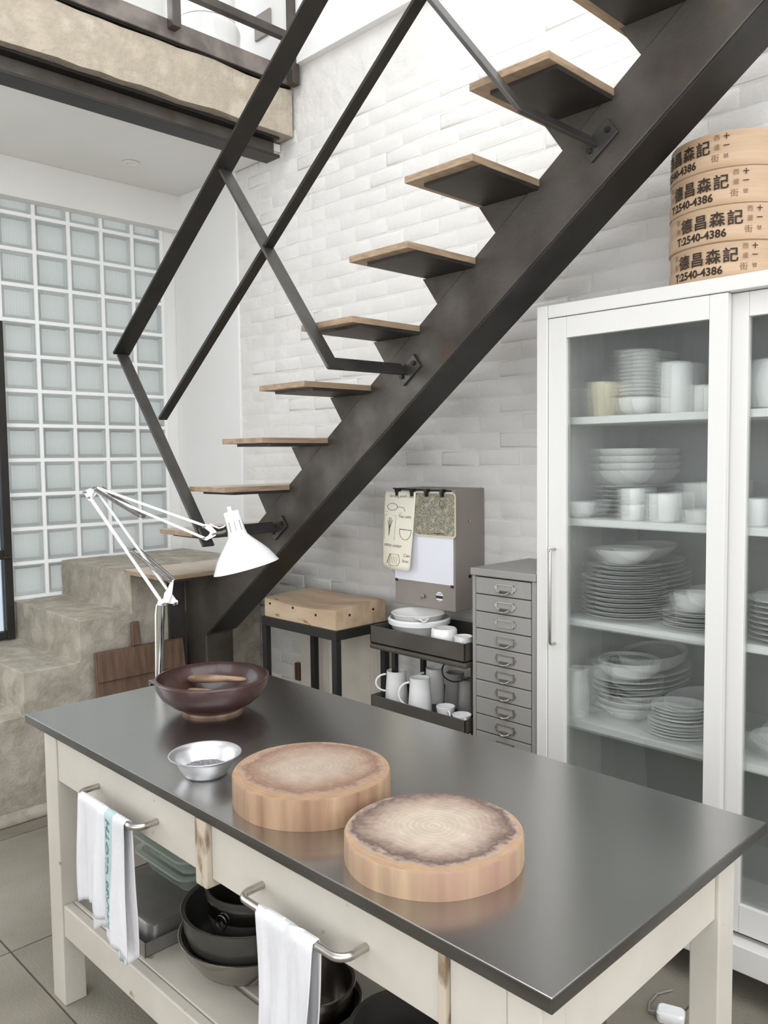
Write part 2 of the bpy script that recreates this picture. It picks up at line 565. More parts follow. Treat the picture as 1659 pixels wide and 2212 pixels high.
while z < 3.43:
    x = -4.10 + BL / 2 + (0.1125 if row % 2 else 0)
    while x < 0.6:
        dist = math.hypot(x, YB)
        hid = (x > -1.78 and z < 2.2) or (z < 0.75 and x > -3.9) or x > -0.75
        under = z < 1.0
        spots.append((hid, under, dist, x + (random.random() - 0.5) * 0.008, z + (random.random() - 0.5) * 0.007))
        x += 0.225
    z += CH
    row += 1
order = sorted(range(len(spots)), key=lambda i: (spots[i][0], spots[i][1], spots[i][2]))
rest = MB()
for n_, i in enumerate(order):
    hid, under, dist, x, z = spots[i]
    me = random.choice(brick_mes)
    if n_ < 300:
        o = bpy.data.objects.new('brick', me)
        C.objects.link(o)
        o.parent = wb
        o.location = (x, YB, z)
        o.rotation_euler = (0, R((random.random() - 0.5) * 1.8), 0)
    else:
        rest.add([(v.co.x + x, v.co.y + YB, v.co.z + z) for v in me.vertices], [tuple(p.vertices) for p in me.polygons])
tag(rest.build('brickwork', white_brick, wb, smooth=70), kind='stuff')

# glass block wall
wl = MB()
wl.box(XG - 0.1, XG, Y0, 0.82, 0, 0.9)
wl.box(XG - 0.1, XG, Y0, 0.82, 3.2, 3.75)
wl.box(XG - 0.1, XG, Y0, -2.6, 0.9, 3.2)  # leaves the unseen opening that was added to let light in
wl.box(XG - 0.1, XG, 0.4, 0.82, 0.9, 3.2)
wl.box(XG - 0.1, XG, 2.776, YB, 0, 3.75)
wl.box(XG - 0.1, XG, 0.82, 1.745, 0, 0.70)
wl.box(XG - 0.1, XG, 1.745, 2.776, 0, 0.91)
wl.box(XG - 0.1, XG, 0.82, 2.776, 3.28, 3.75)
wl.box(XG - 0.1, XG, Y0, -1.0, 3.75, HT)
wl.box(XG - 0.1, XG, 2.5, YB, 3.75, HT)
wl.box(XG - 0.1, XG, -1.0, 2.5, 3.75, 3.95)
wl.box(XG - 0.1, XG, -1.0, 2.5, 5.0, HT)
wl = struct(wl.build('wall_left', white_plaster))
GY, GZ, my, mz = 2.765, 0.92, 0.2015, 0.1965
mortar = M('white_grid_mortar', rgb(243, 243, 241), rough=0.4)
for i in range(13):
    z = GZ + i * mz
    if z > 3.29:
        break
    y_lo = 1.757 if z < 2.46 else 0.82
    MB().box(XG - 0.07, XG + 0.006, y_lo - 0.012, GY + 0.012, z - 0.010, z + 0.010).build('grid_bar', mortar, wl)
for j in range(10):
    y = GY - j * my
    if y < 0.8:
        break
    z_lo = 0.91 if j <= 5 else 2.49
    MB().box(XG - 0.068, XG + 0.007, y - 0.010, y + 0.010, z_lo, 3.28).build('grid_bar', mortar, wl)
def glass_block_mesh():
    a, b = my / 2 - 0.010, mz / 2 - 0.010
    def ring(k, x):
        return [(x, -a + k, -b + k), (x, a - k, -b + k), (x, a - k, b - k), (x, -a + k, b - k)]
    rs = [ring(0, -0.07), ring(0, -0.004), ring(0.007, 0.0), ring(0.012, -0.003), ring(0.021, -0.014)]
    m = MB()
    vs = sum(rs, [])
    fs = []
    for k in range(len(rs) - 1):
        for q in range(4):
            fs.append((k * 4 + q, k * 4 + (q + 1) % 4, (k + 1) * 4 + (q + 1) % 4, (k + 1) * 4 + q))
    fs.append((16, 17, 18, 19))
    m.add(vs, fs)
    me = m.mesh('glass_block', smooth=30)
    me.materials.append(block_glass)
    return me
gb = glass_block_mesh()
for j in range(10):
    for i in range(12):
        yc, zc = GY - (j + 0.5) * my, GZ + (i + 0.5) * mz
        if yc < 0.85 or (j > 4 and zc < 2.46):
            continue
        o = bpy.data.objects.new('glass_block', gb)
        C.objects.link(o)
        o.parent = wl
        o.location = (XG, yc, zc)
struct(MB().box(XG, -4.715, Y0, YB - 0.012, 3.15, 3.362).build('trim_1', ceiling_white))

# black steel door on the left of the glass blocks
dr = thing('door_1', (-4.74, 1.28, 0.70), None, None)
struct(dr)
for y in (0.84, 1.70):
    MB().box(-4.79, -4.73, y, y + 0.045, 0.705, 2.47).build('door_stile', steel_black, dr, bevel=0.003)
for z in (0.705, 1.16, 2.42):
    MB().box(-4.785, -4.735, 0.885, 1.70, z, z + 0.045).build('door_rail', steel_black, dr, bevel=0.003)
for z0, z1 in ((0.75, 1.16), (1.205, 2.42)):
    MB().box(-4.764, -4.758, 0.885, 1.70, z0, z1).build('door_pane', dark_glass, dr)
MB().tube([(-4.73, 1.72, 1.17), (-4.69, 1.72, 1.17), (-4.69, 1.64, 1.17)], 0.008).build('door_handle', steel_black, dr, smooth=40)

# sides behind the camera, roof with skylight
wr = MB()
wr.box(X1, X1 + 0.1, Y0, YB, 0, 1.4)
wr.box(X1, X1 + 0.1, Y0, YB, 4.8, HT)
wr.box(X1, X1 + 0.1, Y0, -2.8, 1.4, 4.8)
wr.box(X1, X1 + 0.1, 2.6, YB, 1.4, 4.8)
struct(wr.build('wall_right', white_plaster))
wf = MB()
wf.box(XG, X1, Y0 - 0.1, Y0, 0, 0.8)
wf.box(XG, X1, Y0 - 0.1, Y0, 4.0, HT)
wf.box(XG, -1.4, Y0 - 0.1, Y0, 0.8, 4.0)
wf.box(2.3, X1, Y0 - 0.1, Y0, 0.8, 4.0)
struct(wf.build('wall_front', white_plaster))
rf = MB()
rf.box(XG, -2.9, Y0, YB, HT, HT + 0.1)
rf.box(1.6, X1, Y0, YB, HT, HT + 0.1)
rf.box(-2.9, 1.6, Y0, -0.5, HT, HT + 0.1)
rf.box(-2.9, 1.6, 2.2, YB, HT, HT + 0.1)
struct(rf.build('ceiling', ceiling_white))

# ------------------------------------------------------------------ mezzanine
SX = -3.55
def rough_slab():
    n = 60
    q = random.Random(3)
    m = MB()
    def fn(a, b):
        y = Y0 + (YB - 0.02 - Y0) * a
        zz = 3.41 + 0.235 * b
        ed = 0.006 if b in (0, 1) else 0.003
        return (SX + (q.random() - 0.5) * 2 * ed, y, zz + (q.random() - 0.5) * ed * 2)
    m.grid(n, 6, fn)
    # close the back with top, underside and far side sharing the rim positions
    top = [m.v[i * 7 + 6] for i in range(n + 1)]
    bot = [m.v[i * 7] for i in range(n + 1)]
    m.add(top + [(XG, p[1], 3.645) for p in top], [(i, i + 1, n + 2 + i, n + 1 + i) for i in range(n)])
    m.add(bot + [(XG, p[1], 3.41) for p in bot], [(i, i + 1, n + 2 + i, n + 1 + i) for i in range(n)])
    return m
o = rough_slab().build('concrete_slab', slab_stone, smooth=60)
tag(o, 'rough tan concrete slab edge of the mezzanine at the upper left', 'slab')
bm_ = thing('steel_beam', (-3.66, 0, 3.30), 'dark steel I-beam running under the mezzanine slab', 'beam')
MB().box(-3.72, -3.60, Y0, 2.80, 3.300, 3.315).build('lower_flange', steel_black, bm_, bevel=0.002)
MB().box(-3.667, -3.653, Y0, 2.80, 3.316, 3.394).build('web', steel_dark, bm_)
MB().box(-3.72, -3.60, Y0, 2.80, 3.395, 3.408).build('upper_flange', steel_black, bm_, bevel=0.002)
o = MB().box(-4.714, -3.67, Y0, YB - 0.013, 3.362, 3.40).build('trim_2', ceiling_white)
struct(o)
dl = thing('downlight', (-4.36, 2.34, 3.36), 'small round recessed downlight in the white ceiling under the mezzanine', 'light')
MB().lathe([(0.034, 0.0), (0.045, 0.0), (0.046, -0.003), (0.034, -0.004), (0.034, 0.0)], 28).build('trim_ring', lamp_white, dl, (0, 0, 0), smooth=40)
MB().lathe([(0, -0.001), (0.034, -0.001), (0.034, -0.0005), (0, -0.0005)], 24).build('lens', alu, dl, (0, 0, 0))
mr = thing('mezzanine_railing', (-3.5, 2.4, 3.65), 'grey steel edge bar, posts and rail guarding the mezzanine', 'railing')
MB().box(-3.545, -3.53, Y0, 2.84, 3.66, 3.748).build('edge_bar', mezz_steel, mr, bevel=0.002)
MB().box(-3.61, -3.546, Y0, 2.84, 3.652, 3.672).build('gap_shade_strip', steel_black, mr)  # dark strip added to stand in for the shade in the gap
for y in (2.10, 2.80, 1.2, 0.3):
    MB().box(-3.528, -3.478, y, y + 0.045, 3.70 if y < 2.5 else 3.65, 4.75).build('post', steel_dark, mr, bevel=0.003)
MB().box(-3.525, -3.485, 2.146, 2.799, 3.865, 3.905).build('rail', steel_dark, mr, bevel=0.003)
MB().box(-3.525, -3.485, 1.246, 2.099, 3.865, 3.905).build('rail', steel_dark, mr, bevel=0.003)
struct(MB().box(XG, -3.62, Y0, YB - 0.046, 3.65, 3.72).build('trim_3', ceiling_white))
wc = thing('white_column', (-3.86, 2.53, 3.72), 'round white pipe column with a flared base on the mezzanine', 'column')
MB().lathe([(0, 0), (0.25, 0), (0.255, 0.02), (0.235, 0.07), (0.19, 0.11), (0.175, 0.125), (0, 0.125)], 40).build('flared_base', lamp_white, wc, (0, 0, 0), smooth=50)
MB().lathe([(0.172, 0.126), (0.178, 0.22), (0.168, 0.245), (0.150, 0.26), (0, 0.26), (0, 0.126)], 40).build('collar', lamp_white, wc, (0, 0, 0), smooth=40)
MB().lathe([(0, 0.262), (0.152, 0.262), (0.152, 1.4), (0, 1.4)], 40).build('shaft', lamp_white, wc, (0, 0, 0), smooth=40)
o = MB().box(-3.82, -3.68, YB - 0.060, YB - 0.046, 3.98, 4.11).build('switch_plate', box_grey, bevel=0.004)
tag(o, 'square grey metal plate on the white wall beside the column', 'plate')

# ------------------------------------------------------------------ concrete steps
zs = [0.085, 0.29, 0.494, 0.70, 0.912, 1.117]
ys = [0.631, 0.913, 1.195, 1.477, 1.76, 2.04]
prof = [(YB - 0.013, 0.001), (ys[0], 0.001)]
for k in range(6):
    prof.append((ys[k], zs[k]))
    prof.append((ys[k + 1] if k < 5 else YB - 0.013, zs[k]))
cs = thing('concrete_steps', (-4.37, 1.8, 0), 'worn concrete steps rising to a landing beside the glass blocks', 'steps')
def steps_mesh():
    m = MB().prism(prof, -4.785, -3.945, axis='x')
    me = m.mesh('steps')
    bm = bmesh.new()
    bm.from_mesh(me)
    bmesh.ops.triangulate(bm, faces=[f for f in bm.faces if len(f.verts) > 4])
    for _ in range(4):
        es = [e for e in bm.edges if e.calc_length() > 0.09]
        bmesh.ops.subdivide_edges(bm, edges=es, cuts=1, use_grid_fill=True)
    q = random.Random(5)
    for v in bm.verts:
        if v.co.z > 0.02 and v.co.y < 2.8:
            sharp = any(len(e.link_faces) == 2 and e.calc_face_angle(0) > 0.7 for e in v.link_edges)
            s = 0.007 if sharp else 0.0025
            v.co += Vector(((q.random() - 0.7) * s, (q.random() - 0.3) * s, (q.random() - 0.7) * s))
    bm.to_mesh(me)
    bm.free()
    me.shade_smooth()
    me.set_sharp_from_angle(angle=R(35))
    return me
link('steps_body', steps_mesh(), concrete, cs, bevel=0.003)
MB().prism([(-3.943, 0.001), (-3.895, 0.001), (-3.90, 0.03), (-3.943, 0.055)], 0.65, 2.24, axis='y').build('plinth', concrete, cs, bevel=0.01)

# ------------------------------------------------------------------ steel staircase
st = thing('staircase', (-3.83, 2.43, 0), 'dark steel staircase with a single stringer and floating oak treads', 'staircase')
SL = 0.758
def top_z(x): return 2.476 + SL * (x + 1.82)
def bot_z(x): return 2.413 + SL * (x + 1.567)
YS0, YS1 = 2.35, 2.52
poly = [(0.2, top_z(0.2)), (-3.93, top_z(-3.93)), (-3.93, 0.001), (-3.73, 0.001), (-3.73, bot_z(-3.73)), (0.2, bot_z(0.2))]
MB().prism(poly, YS0, YS1).build('stringer', steel_dark, st, bevel=0.006)
# bottom cover strip under the stringer, full width and black to darken the underside
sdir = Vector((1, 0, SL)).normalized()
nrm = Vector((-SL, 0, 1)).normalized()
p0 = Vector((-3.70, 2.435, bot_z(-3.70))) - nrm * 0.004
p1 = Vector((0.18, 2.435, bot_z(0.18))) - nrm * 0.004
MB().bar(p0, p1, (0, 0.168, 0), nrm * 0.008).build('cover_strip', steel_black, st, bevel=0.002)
for k in range(-1, 10):
    zt = 2.821 - 0.2073 * (k - 1)
    xb = -1.357 - 0.2735 * (k - 1)
    xf = xb - 0.285
    if k == 9:
        zt, xf = 1.140, -3.93
    tb = MB().box(xf, xb, 2.0, 2.74, zt - 0.022, zt)
    tb.mi[5] = 1
    tr = tb.build('tread', [wood_tread, worn_lit_oak], st, bevel=0.0012)
    MB().box(xf + 0.045, xb - 0.004, 2.045, 2.70, zt - 0.034, zt - 0.0225).build('steel_tray', steel_tray, tr)
    bp = [(xf + 0.026, zt - 0.0345), (xf + 0.108, zt - 0.15), (xf + 0.13, top_z(xf + 0.12) - 0.03), (xb + 0.0, top_z(xb) - 0.04), (xb - 0.004, zt - 0.0345)]
    if k == 9:
        bp = [(-3.925, zt - 0.0345), (-3.925, top_z(-3.925) - 0.02), (xb, top_z(xb) - 0.04), (xb - 0.004, zt - 0.0345)]
    MB().prism(bp, YS0 + 0.004, YS1 - 0.004).build('bracket', steel_dark, st)
# railing of flat bars
yr = 1.967
def bar2(name, a, b, w, t, y=yr, mat=steel_black, ext=0.0):
    A, B = Vector((a[0], y, a[1])), Vector((b[0], y, b[1]))
    dd = (B - A).normalized()
    A -= dd * ext
    B += dd * ext
    n = Vector((-dd.z, 0, dd.x))
    return MB().bar(A, B, (0, w, 0), n * t).build(name, mat, st, bevel=0.0015)
steel_rail = M('grey_flat_bar_steel', rgb(86, 84, 81), rgb(74, 71, 68), scale=7, rough=0.4, metal=0.6)
H0 = (-3.811, 2.218)
def hz(x): return H0[1] + 0.72 * (x - H0[0])
bar2('handrail', H0, (-0.9, hz(-0.9)), 0.085, 0.012, y=1.962)
bar2('inner_rail', (-3.444, 1.887), (-1.795, 3.130), 0.042, 0.014)
post = bar2('end_post', (-3.806, 2.212), (-3.085, 1.323), 0.058, 0.012, mat=steel_rail)
def baluster(knee, top):
    a = bar2('baluster', top, knee, 0.058, 0.012, mat=steel_rail)
    return a
b1 = baluster((-2.243, 2.019), (-2.895, hz(-2.895) - 0.01))
b2 = baluster((-1.414, 2.658), (-2.054, hz(-2.054) - 0.01))
for knee in ((-3.09, 1.36), (-2.243, 2.019), (-1.414, 2.658)):
    dd = Vector((-0.613, 0, 0.79))
    kx, kz = knee
    c0 = Vector((kx, 1.94, kz)) + dd * 0.022
    c1 = Vector((kx, 2.3375, kz + 0.003)) + dd * 0.022
    nn = Vector((0.79, 0, 0.613))
    MB().bar(c0, c1, dd * 0.052, nn * 0.012).build('fixing_arm', steel_rail, st, bevel=0.0015)
    pc = Vector((kx + 0.012, 0, kz + 0.016))
    a0 = pc + sdir * -0.05
    pl = MB()
    pl.bar(Vector((pc.x, 2.344, pc.z)) - sdir * 0.058, Vector((pc.x, 2.344, pc.z)) + sdir * 0.058, nrm * 0.062, (0, 0.011, 0))
    plate = pl.build('fixing_plate', steel_rail, st, bevel=0.002)
    for s in (-1, 1):
        q = Vector((pc.x, 2.338, pc.z)) + sdir * (0.040 * s)
        MB().tube([(q.x, 2.3385, q.z), (q.x, 2.330, q.z)], 0.009, 8).build('bolt', steel_black, plate, smooth=40)
# plate bolted to the landing side beside the stringer foot
fp = MB().box(-3.944, -3.931, 2.25, 2.349, 0.35, 1.09).build('side_plate', steel_rail, st, bevel=0.002)
bt = MB().tube([(-3.931, 2.29, 0.70), (-3.918, 2.29, 0.70)], 0.012, 8).build('bolt', brushed, fp, smooth=40)

# ------------------------------------------------------------------ kitchen table
kt = thing('kitchen_table', (-1.67, 1.42, 0), 'cream painted kitchen work table with a stainless steel top', 'table')
tt = MB().box(-2.672, -0.672, 1.003, 1.833, 0.863, 0.89)
tt.mi = [1, 1, 1, 1, 1, 0]
tt.build('steel_top', [steel_top, steel_edge], kt, bevel=0.0022)
legs = [(-2.555, -2.47, 1.015, 1.085), (-0.765, -0.70, 1.015, 1.085), (-0.758, -0.695, 1.645, 1.72), (-2.555, -2.47, 1.645, 1.72)]
for x0, x1, y0, y1 in legs:
    MB().box(x0, x1, y0, y1, 0.001, 0.862).build('leg', paint_cream, kt, bevel=0.003)
MB().box(-0.722, -0.703, 1.086, 1.644, 0.735, 0.861).build('apron', paint_cream, kt, bevel=0.002)
MB().box(-2.545, -2.525, 1.086, 1.644, 0.735, 0.861).build('apron', paint_cream, kt, bevel=0.002)
MB().box(-2.469, -0.767, 1.69, 1.71, 0.735, 0.861).build('apron', paint_cream, kt, bevel=0.002)
MB().box(-1.668, -1.62, 1.005, 1.65, 0.70, 0.861).build('divider', bare_edge, kt, bevel=0.003)
MB().box(-0.905, -0.888, 1.008, 1.65, 0.70, 0.861).build('divider', bare_edge, kt, bevel=0.002)
MB().box(-0.886, -0.767, 1.018, 1.05, 0.72, 0.861).build('apron', paint_cream, kt, bevel=0.002)
for x0, x1, h0, h1 in ((-2.468, -1.670, -2.195, -1.868), (-1.618, -0.907, -1.42, -1.095)):
    m = MB()
    m.box(x0, x1, 1.02, 1.042, 0.722, 0.853)
    m.box(x0 + 0.01, x1 - 0.01, 1.043, 1.62, 0.726, 0.735)
    dw = m.build('drawer', paint_cream, kt, bevel=0.002)
    zz, yb_, rr = 0.782, 0.957, 0.0085
    path = [(h0, 1.0195, zz), (h0, 0.99, zz)]
    for a in range(0, 91, 15):
        path.append((h0 + 0.028 * (1 - math.cos(R(a))), 0.985 - 0.028 * math.sin(R(a)), zz))
    for a in range(90, -1, -15):
        path.append((h1 - 0.028 * (1 - math.cos(R(a))), 0.985 - 0.028 * math.sin(R(a)), zz))
    path += [(h1, 0.99, zz), (h1, 1.0195, zz)]
    MB().tube(path, rr, 12).build('handle', brushed, dw, smooth=40)
MB().box(-2.469, -0.767, 1.02, 1.05, 0.226, 0.326).build('lower_rail', paint_cream, kt, bevel=0.004)
MB().box(-2.469, -0.767, 1.68, 1.71, 0.226, 0.326).build('lower_rail', paint_cream, kt, bevel=0.004)
for x0 in (-2.53, -0.74):
    MB().box(x0, x0 + 0.03, 1.086, 1.644, 0.226, 0.30).build('lower_rail', paint_cream, kt, bevel=0.004)
for y0, y1 in ((1.052, 1.165), (1.178, 1.34), (1.353, 1.51), (1.523, 1.678)):
    MB().box(-2.466, -0.77, y0, y1, 0.305, 0.327).build('shelf_board', paint_cream, kt, bevel=0.003)

# ------------------------------------------------------------------ things on the table
ZT = 0.8902
def vessel(prof_out, t=0.006):
    """outer profile from foot to rim -> closed lathe profile with an inner wall"""
    inn = [(max(rr - t, 0), zz + t * 0.4) for rr, zz in reversed(prof_out)]
    inn = [(a, b) for a, b in inn if b > prof_out[0][1] + t]
    return [(0, prof_out[0][1])] + prof_out + [(prof_out[-1][0] - t * 0.5, prof_out[-1][1] + t * 0.4)] + inn + [(0, prof_out[0][1] + t)]

bb = thing('stoneware_bowl', (-2.268, 1.447, ZT), 'wide dark brown glazed stoneware bowl at the far end of the table', 'bowl')
po = [(0.094, 0.004), (0.103, 0.014), (0.134, 0.030), (0.162, 0.054), (0.177, 0.080), (0.182, 0.104), (0.182, 0.110)]
MB().lathe(vessel(po, 0.008), 56).build('bowl_body', bowl_brown, bb, (0, 0, 0), smooth=60)
MB().lathe([(0.078, 0), (0.096, 0), (0.099, 0.010), (0.078, 0.010), (0.078, 0)], 48).build('foot_ring', bowl_foot, bb, (0, 0, 0), smooth=40)
def server(name, a, b, w, h, label, lift):
    """carved wooden salad hand: tapered tail, waist and a flattened spoon end"""
    A, B = Vector(a), Vector(b)
    dd = (B - A)
    L_ = dd.length
    dd.normalize()
    s = dd.cross(Vector((0, 0, 1))).normalized()
    n_ = s.cross(dd)
    prof_ = [(0, 0.1, 0.5), (0.06, 0.55, 0.8), (0.18, 0.9, 1.0), (0.35, 1.0, 1.1), (0.5, 0.75, 0.9), (0.62, 0.55, 0.8), (0.74, 0.7, 0.7), (0.87, 0.8, 0.55), (0.96, 0.6, 0.45), (1, 0.15, 0.3)]
    m = MB()
    vs, fs = [], []
    k = 10
    for t, ww, hh in prof_:
        c = A + dd * (L_ * t) + n_ * (lift * math.sin(math.pi * t)) + s * (0.006 * math.sin(4 * t))
        for q in range(k):
            an = 2 * math.pi * q / k
            vs.append(c + s * (math.cos(an) * w * ww) + n_ * (math.sin(an) * h * hh))
    for i in range(len(prof_) - 1):
        for q in range(k):
            fs.append((i * k + q, i * k + (q + 1) % k, (i + 1) * k + (q + 1) % k, (i + 1) * k + q))
    fs += [tuple(range(k)), tuple(range((len(prof_) - 1) * k, len(prof_) * k))]
    m.add(vs, fs)
    return tag(m.build(name, spoon_wood, smooth=80, sub=1), label, 'utensil', 'wooden salad servers in the brown bowl')
zb = ZT + 0.012
server('salad_server', (-2.418, 1.445, 0.964), (-2.262, 1.578, 0.962), 0.023, 0.014, 'carved wooden salad server lying uppermost in the brown bowl', 0.004)
server('salad_server', (-2.352, 1.405, 0.945), (-2.225, 1.515, 0.940), 0.020, 0.013, 'carved wooden salad server lying lower in the brown bowl, nearer the rim', -0.004)

ab = thing('aluminium_bowl', (-1.81, 1.128, ZT), 'small shiny aluminium bowl with a flared rim holding grey salt', 'bowl')
po = [(0.050, 0.0), (0.056, 0.006), (0.066, 0.022), (0.074, 0.042), (0.078, 0.048), (0.090, 0.054), (0.093, 0.0555)]
MB().lathe(vessel(po, 0.0022), 48).build('bowl_body', alu, ab, (0, 0, 0), smooth=50)
m = MB()
m.grid(14, 14, lambda a, b: (0, 0, 0))
m.v = []
for i in range(15):
    for j in range(15):
        a, b = (i / 14) * 2 - 1, (j / 14) * 2 - 1
        px, py = a * math.sqrt(1 - b * b / 2), b * math.sqrt(1 - a * a / 2)
        rr = math.hypot(px, py)
        m.v.append((px * 0.058, py * 0.058, 0.016 + 0.010 * (1 - rr ** 1.5) + 0.0025 * random.random()))
tag(m.build('salt', salt, ab, (0, 0, 0), smooth=60), kind='stuff')

def round_board(loc, rad, h, name, label, mats, wob):
    t = thing(name, loc, label, 'chopping board', 'round end-grain chopping boards on the steel top')
    q = random.Random(wob)
    ph = [q.random() * 6 for _ in range(4)]
    def wr(a): return 1 + 0.008 * math.sin(2 * a + ph[0]) + 0.005 * math.sin(3 * a + ph[1]) + 0.003 * math.sin(7 * a + ph[2])
    n = 96
    m = MB()
    rings = [(1.0, 0.0), (1.003, 0.004), (1.0, h - 0.004), (0.985, h)]
    vs, fs = [], []
    for k, zz in rings:
        for i in range(n):
            a = 2 * math.pi * i / n
            vs.append((rad * k * wr(a) * math.cos(a), rad * k * wr(a) * math.sin(a), zz))
    for k in range(3):
        for i in range(n):
            fs.append((k * n + i, k * n + (i + 1) % n, (k + 1) * n + (i + 1) % n, (k + 1) * n + i))
    m.add(vs, fs + [tuple(range(n - 1, -1, -1))], 0)
    m.add([vs[3 * n + i] for i in range(n)] + [(x * 0.96, y * 0.96, h - 0.0006) for x, y, _ in vs[3 * n:]] + [(x * 0.5, y * 0.5, h - 0.002) for x, y, _ in vs[3 * n:]],
          [(i, (i + 1) % n, n + (i + 1) % n, n + i) for i in range(n)] + [(n + i, n + (i + 1) % n, 2 * n + (i + 1) % n, 2 * n + i) for i in range(n)] + [tuple(range(2 * n, 3 * n))], 1)
    me = m.mesh('wood_disc', 50)
    o = link('wood_disc', me, mats, t, (0, 0, 0))
    return t
side1 = M('round_board_side_tan', rgb(162, 134, 106), rgb(130, 101, 78), scale=9, detail=8, rough=0.55, stretch=(3, 3, 0.35), c3=rgb(126, 92, 70), c3lo=0.54, c3hi=0.7, c3scale=3)
side2 = M('round_board_side_pink', rgb(172, 147, 118), rgb(146, 119, 95), scale=9, detail=8, rough=0.55, stretch=(3, 3, 0.3), c3=rgb(146, 112, 96), c3lo=0.46, c3hi=0.7, c3scale=3)
top1 = make_round_wood('round_board_top_tan', rgb(174, 156, 140), rgb(160, 136, 118), rgb(134, 104, 86), rgb(168, 136, 106), 0.188, 1.7)
top2 = make_round_wood('round_board_top_pale', rgb(186, 171, 154), rgb(164, 144, 129), rgb(102, 82, 75), rgb(174, 143, 112), 0.182, 4.1)
round_board((-1.500, 1.226, ZT), 0.187, 0.070, 'round_chopping_board', 'thicker round chopping board beside the aluminium bowl', [side1, top1], 1)
round_board((-1.098, 1.213, ZT), 0.181, 0.055, 'round_chopping_board', 'thinner paler round chopping board nearest the table corner', [side2, top2], 2)

# tea towels over the drawer handles
def towel(name, x0, x1, zfront, zback, label, seed, stripe=None):
    q = random.Random(seed)
    t = thing(name, ((x0 + x1) / 2, 0.957, 0.782), label, 'towel', 'tea towels on the drawer handles')
    ph = [q.random() * 6 for _ in range(6)]
    bz, by, rr = 0.782, 0.957, 0.0115
    def surf(a, b):
        # a across the width, b along the path front hem -> bar -> back hem
        w = x0 + (x1 - x0) * a
        lf = bz - zfront(a)
        lb = bz - zback(a)
        arc = math.pi * rr
        tot = lf + arc + lb
        s = b * tot
        if s < lf:
            hang, y, z = lf - s, by - rr, bz - (lf - s)
        elif s < lf + arc:
            an = (s - lf) / rr
            hang, y, z = 0, by - rr * math.cos(an), bz + rr * math.sin(an)
        else:
            hang, y, z = s - lf - arc, by + rr, bz - (s - lf - arc)
        g = min(hang / 0.25, 1.0)
        fold = 0.007 * g * math.sin(w * 60 + ph[0]) + 0.005 * g * math.sin(w * 110 + ph[1] + hang * 6) + 0.003 * g * math.sin(w * 200 + ph[2])
        side = -1 if s < lf else 1
        xx = w + 0.006 * g * math.sin(hang * 14 + ph[3]) - (a - 0.5) * 0.03 * g
        return (xx, y + fold * (0.8 if side > 0 else 1.0) + side * 0.006 * g, z)
    m = MB()
    nu, nv = 40, 56
    m.grid(nu, nv, surf)
    if stripe:
        fi = 0
        for i in range(nu):
            for j in range(nv):
                if stripe[0] <= (i + 0.5) / nu <= stripe[1]:
                    m.mi[fi] = 1
                fi += 1
    me = m.mesh('cloth', 80)
    o = link('cloth', me, [linen, linen_teal], t, None, solid=0.002)
    return t, surf
tw, surf1 = towel('tea_towel', -2.165, -1.905, lambda a: 0.50 - 0.09 * max(0, a - 0.55) / 0.45 + 0.012 * math.sin(9 * a), lambda a: 0.40 + 0.03 * math.sin(7 * a),
                  'white linen tea towel with a lettered teal stripe on the left drawer handle', 11, (0.60, 0.765))
towel('tea_towel', -1.345, -1.165, lambda a: 0.30 + 0.012 * math.sin(8 * a), lambda a: 0.34 + 0.02 * math.sin(6 * a),
      'plain white tea towel on the right drawer handle', 23)
vs, fs = text_mesh('GLASS CLOTH', 0.032, bold=0.0006)
lx = max(v.x for v in vs)
m = MB()
# letters read upwards along the stripe of the hanging front
pv = []
for v in vs:
    along = 0.06 + 0.86 * (v.x / lx)            # fraction of the front from hem to bar
    a = 0.6775 - (v.y - 0.011) / 0.26
    b = along * 0.27 / 0.63
    p = surf1(a, b)
    pv.append((p[0], p[1] - 0.0022, p[2]))
m.add(pv, fs)
m.build('woven_letters', teal_ink, [c for c in tw.children][0], None)

# ------------------------------------------------------------------ desk lamp clamped to the table edge
lp = Vector((-2.69, 1.487, 0.89))
RV = Vector((r.x, r.y, 0)).normalized()
DV = Vector((d.x, d.y, 0)).normalized()
def L3(a, z, dep=0.0):
    return lp + RV * a + Vector((0, 0, z)) + DV * dep
lm = thing('desk_lamp', lp, 'white balanced-arm desk lamp with chrome springs clamped to the table', 'lamp')
m = MB()
m.box(-2.712, -2.645, 1.462, 1.512, 0.8905, 0.902)
m.box(-2.712, -2.700, 1.462, 1.512, 0.82, 0.8905)
m.box(-2.712, -2.650, 1.462, 1.512, 0.808, 0.82)
m.build('clamp', lamp_grey, lm, bevel=0.002)
MB().tube([(-2.662, 1.487, 0.80), (-2.662, 1.487, 0.862)], 0.006).build('clamp_screw', chrome, lm, smooth=40)
MB().tube([L3(0.006, 0.0125), L3(0.022, 0.286)], 0.0125, 20).build('post', chrome, lm, smooth=40)
MB().tube([L3(0.022, 0.286), L3(0.023, 0.300)], 0.015, 20).build('post_cap', lamp_white, lm, smooth=40)
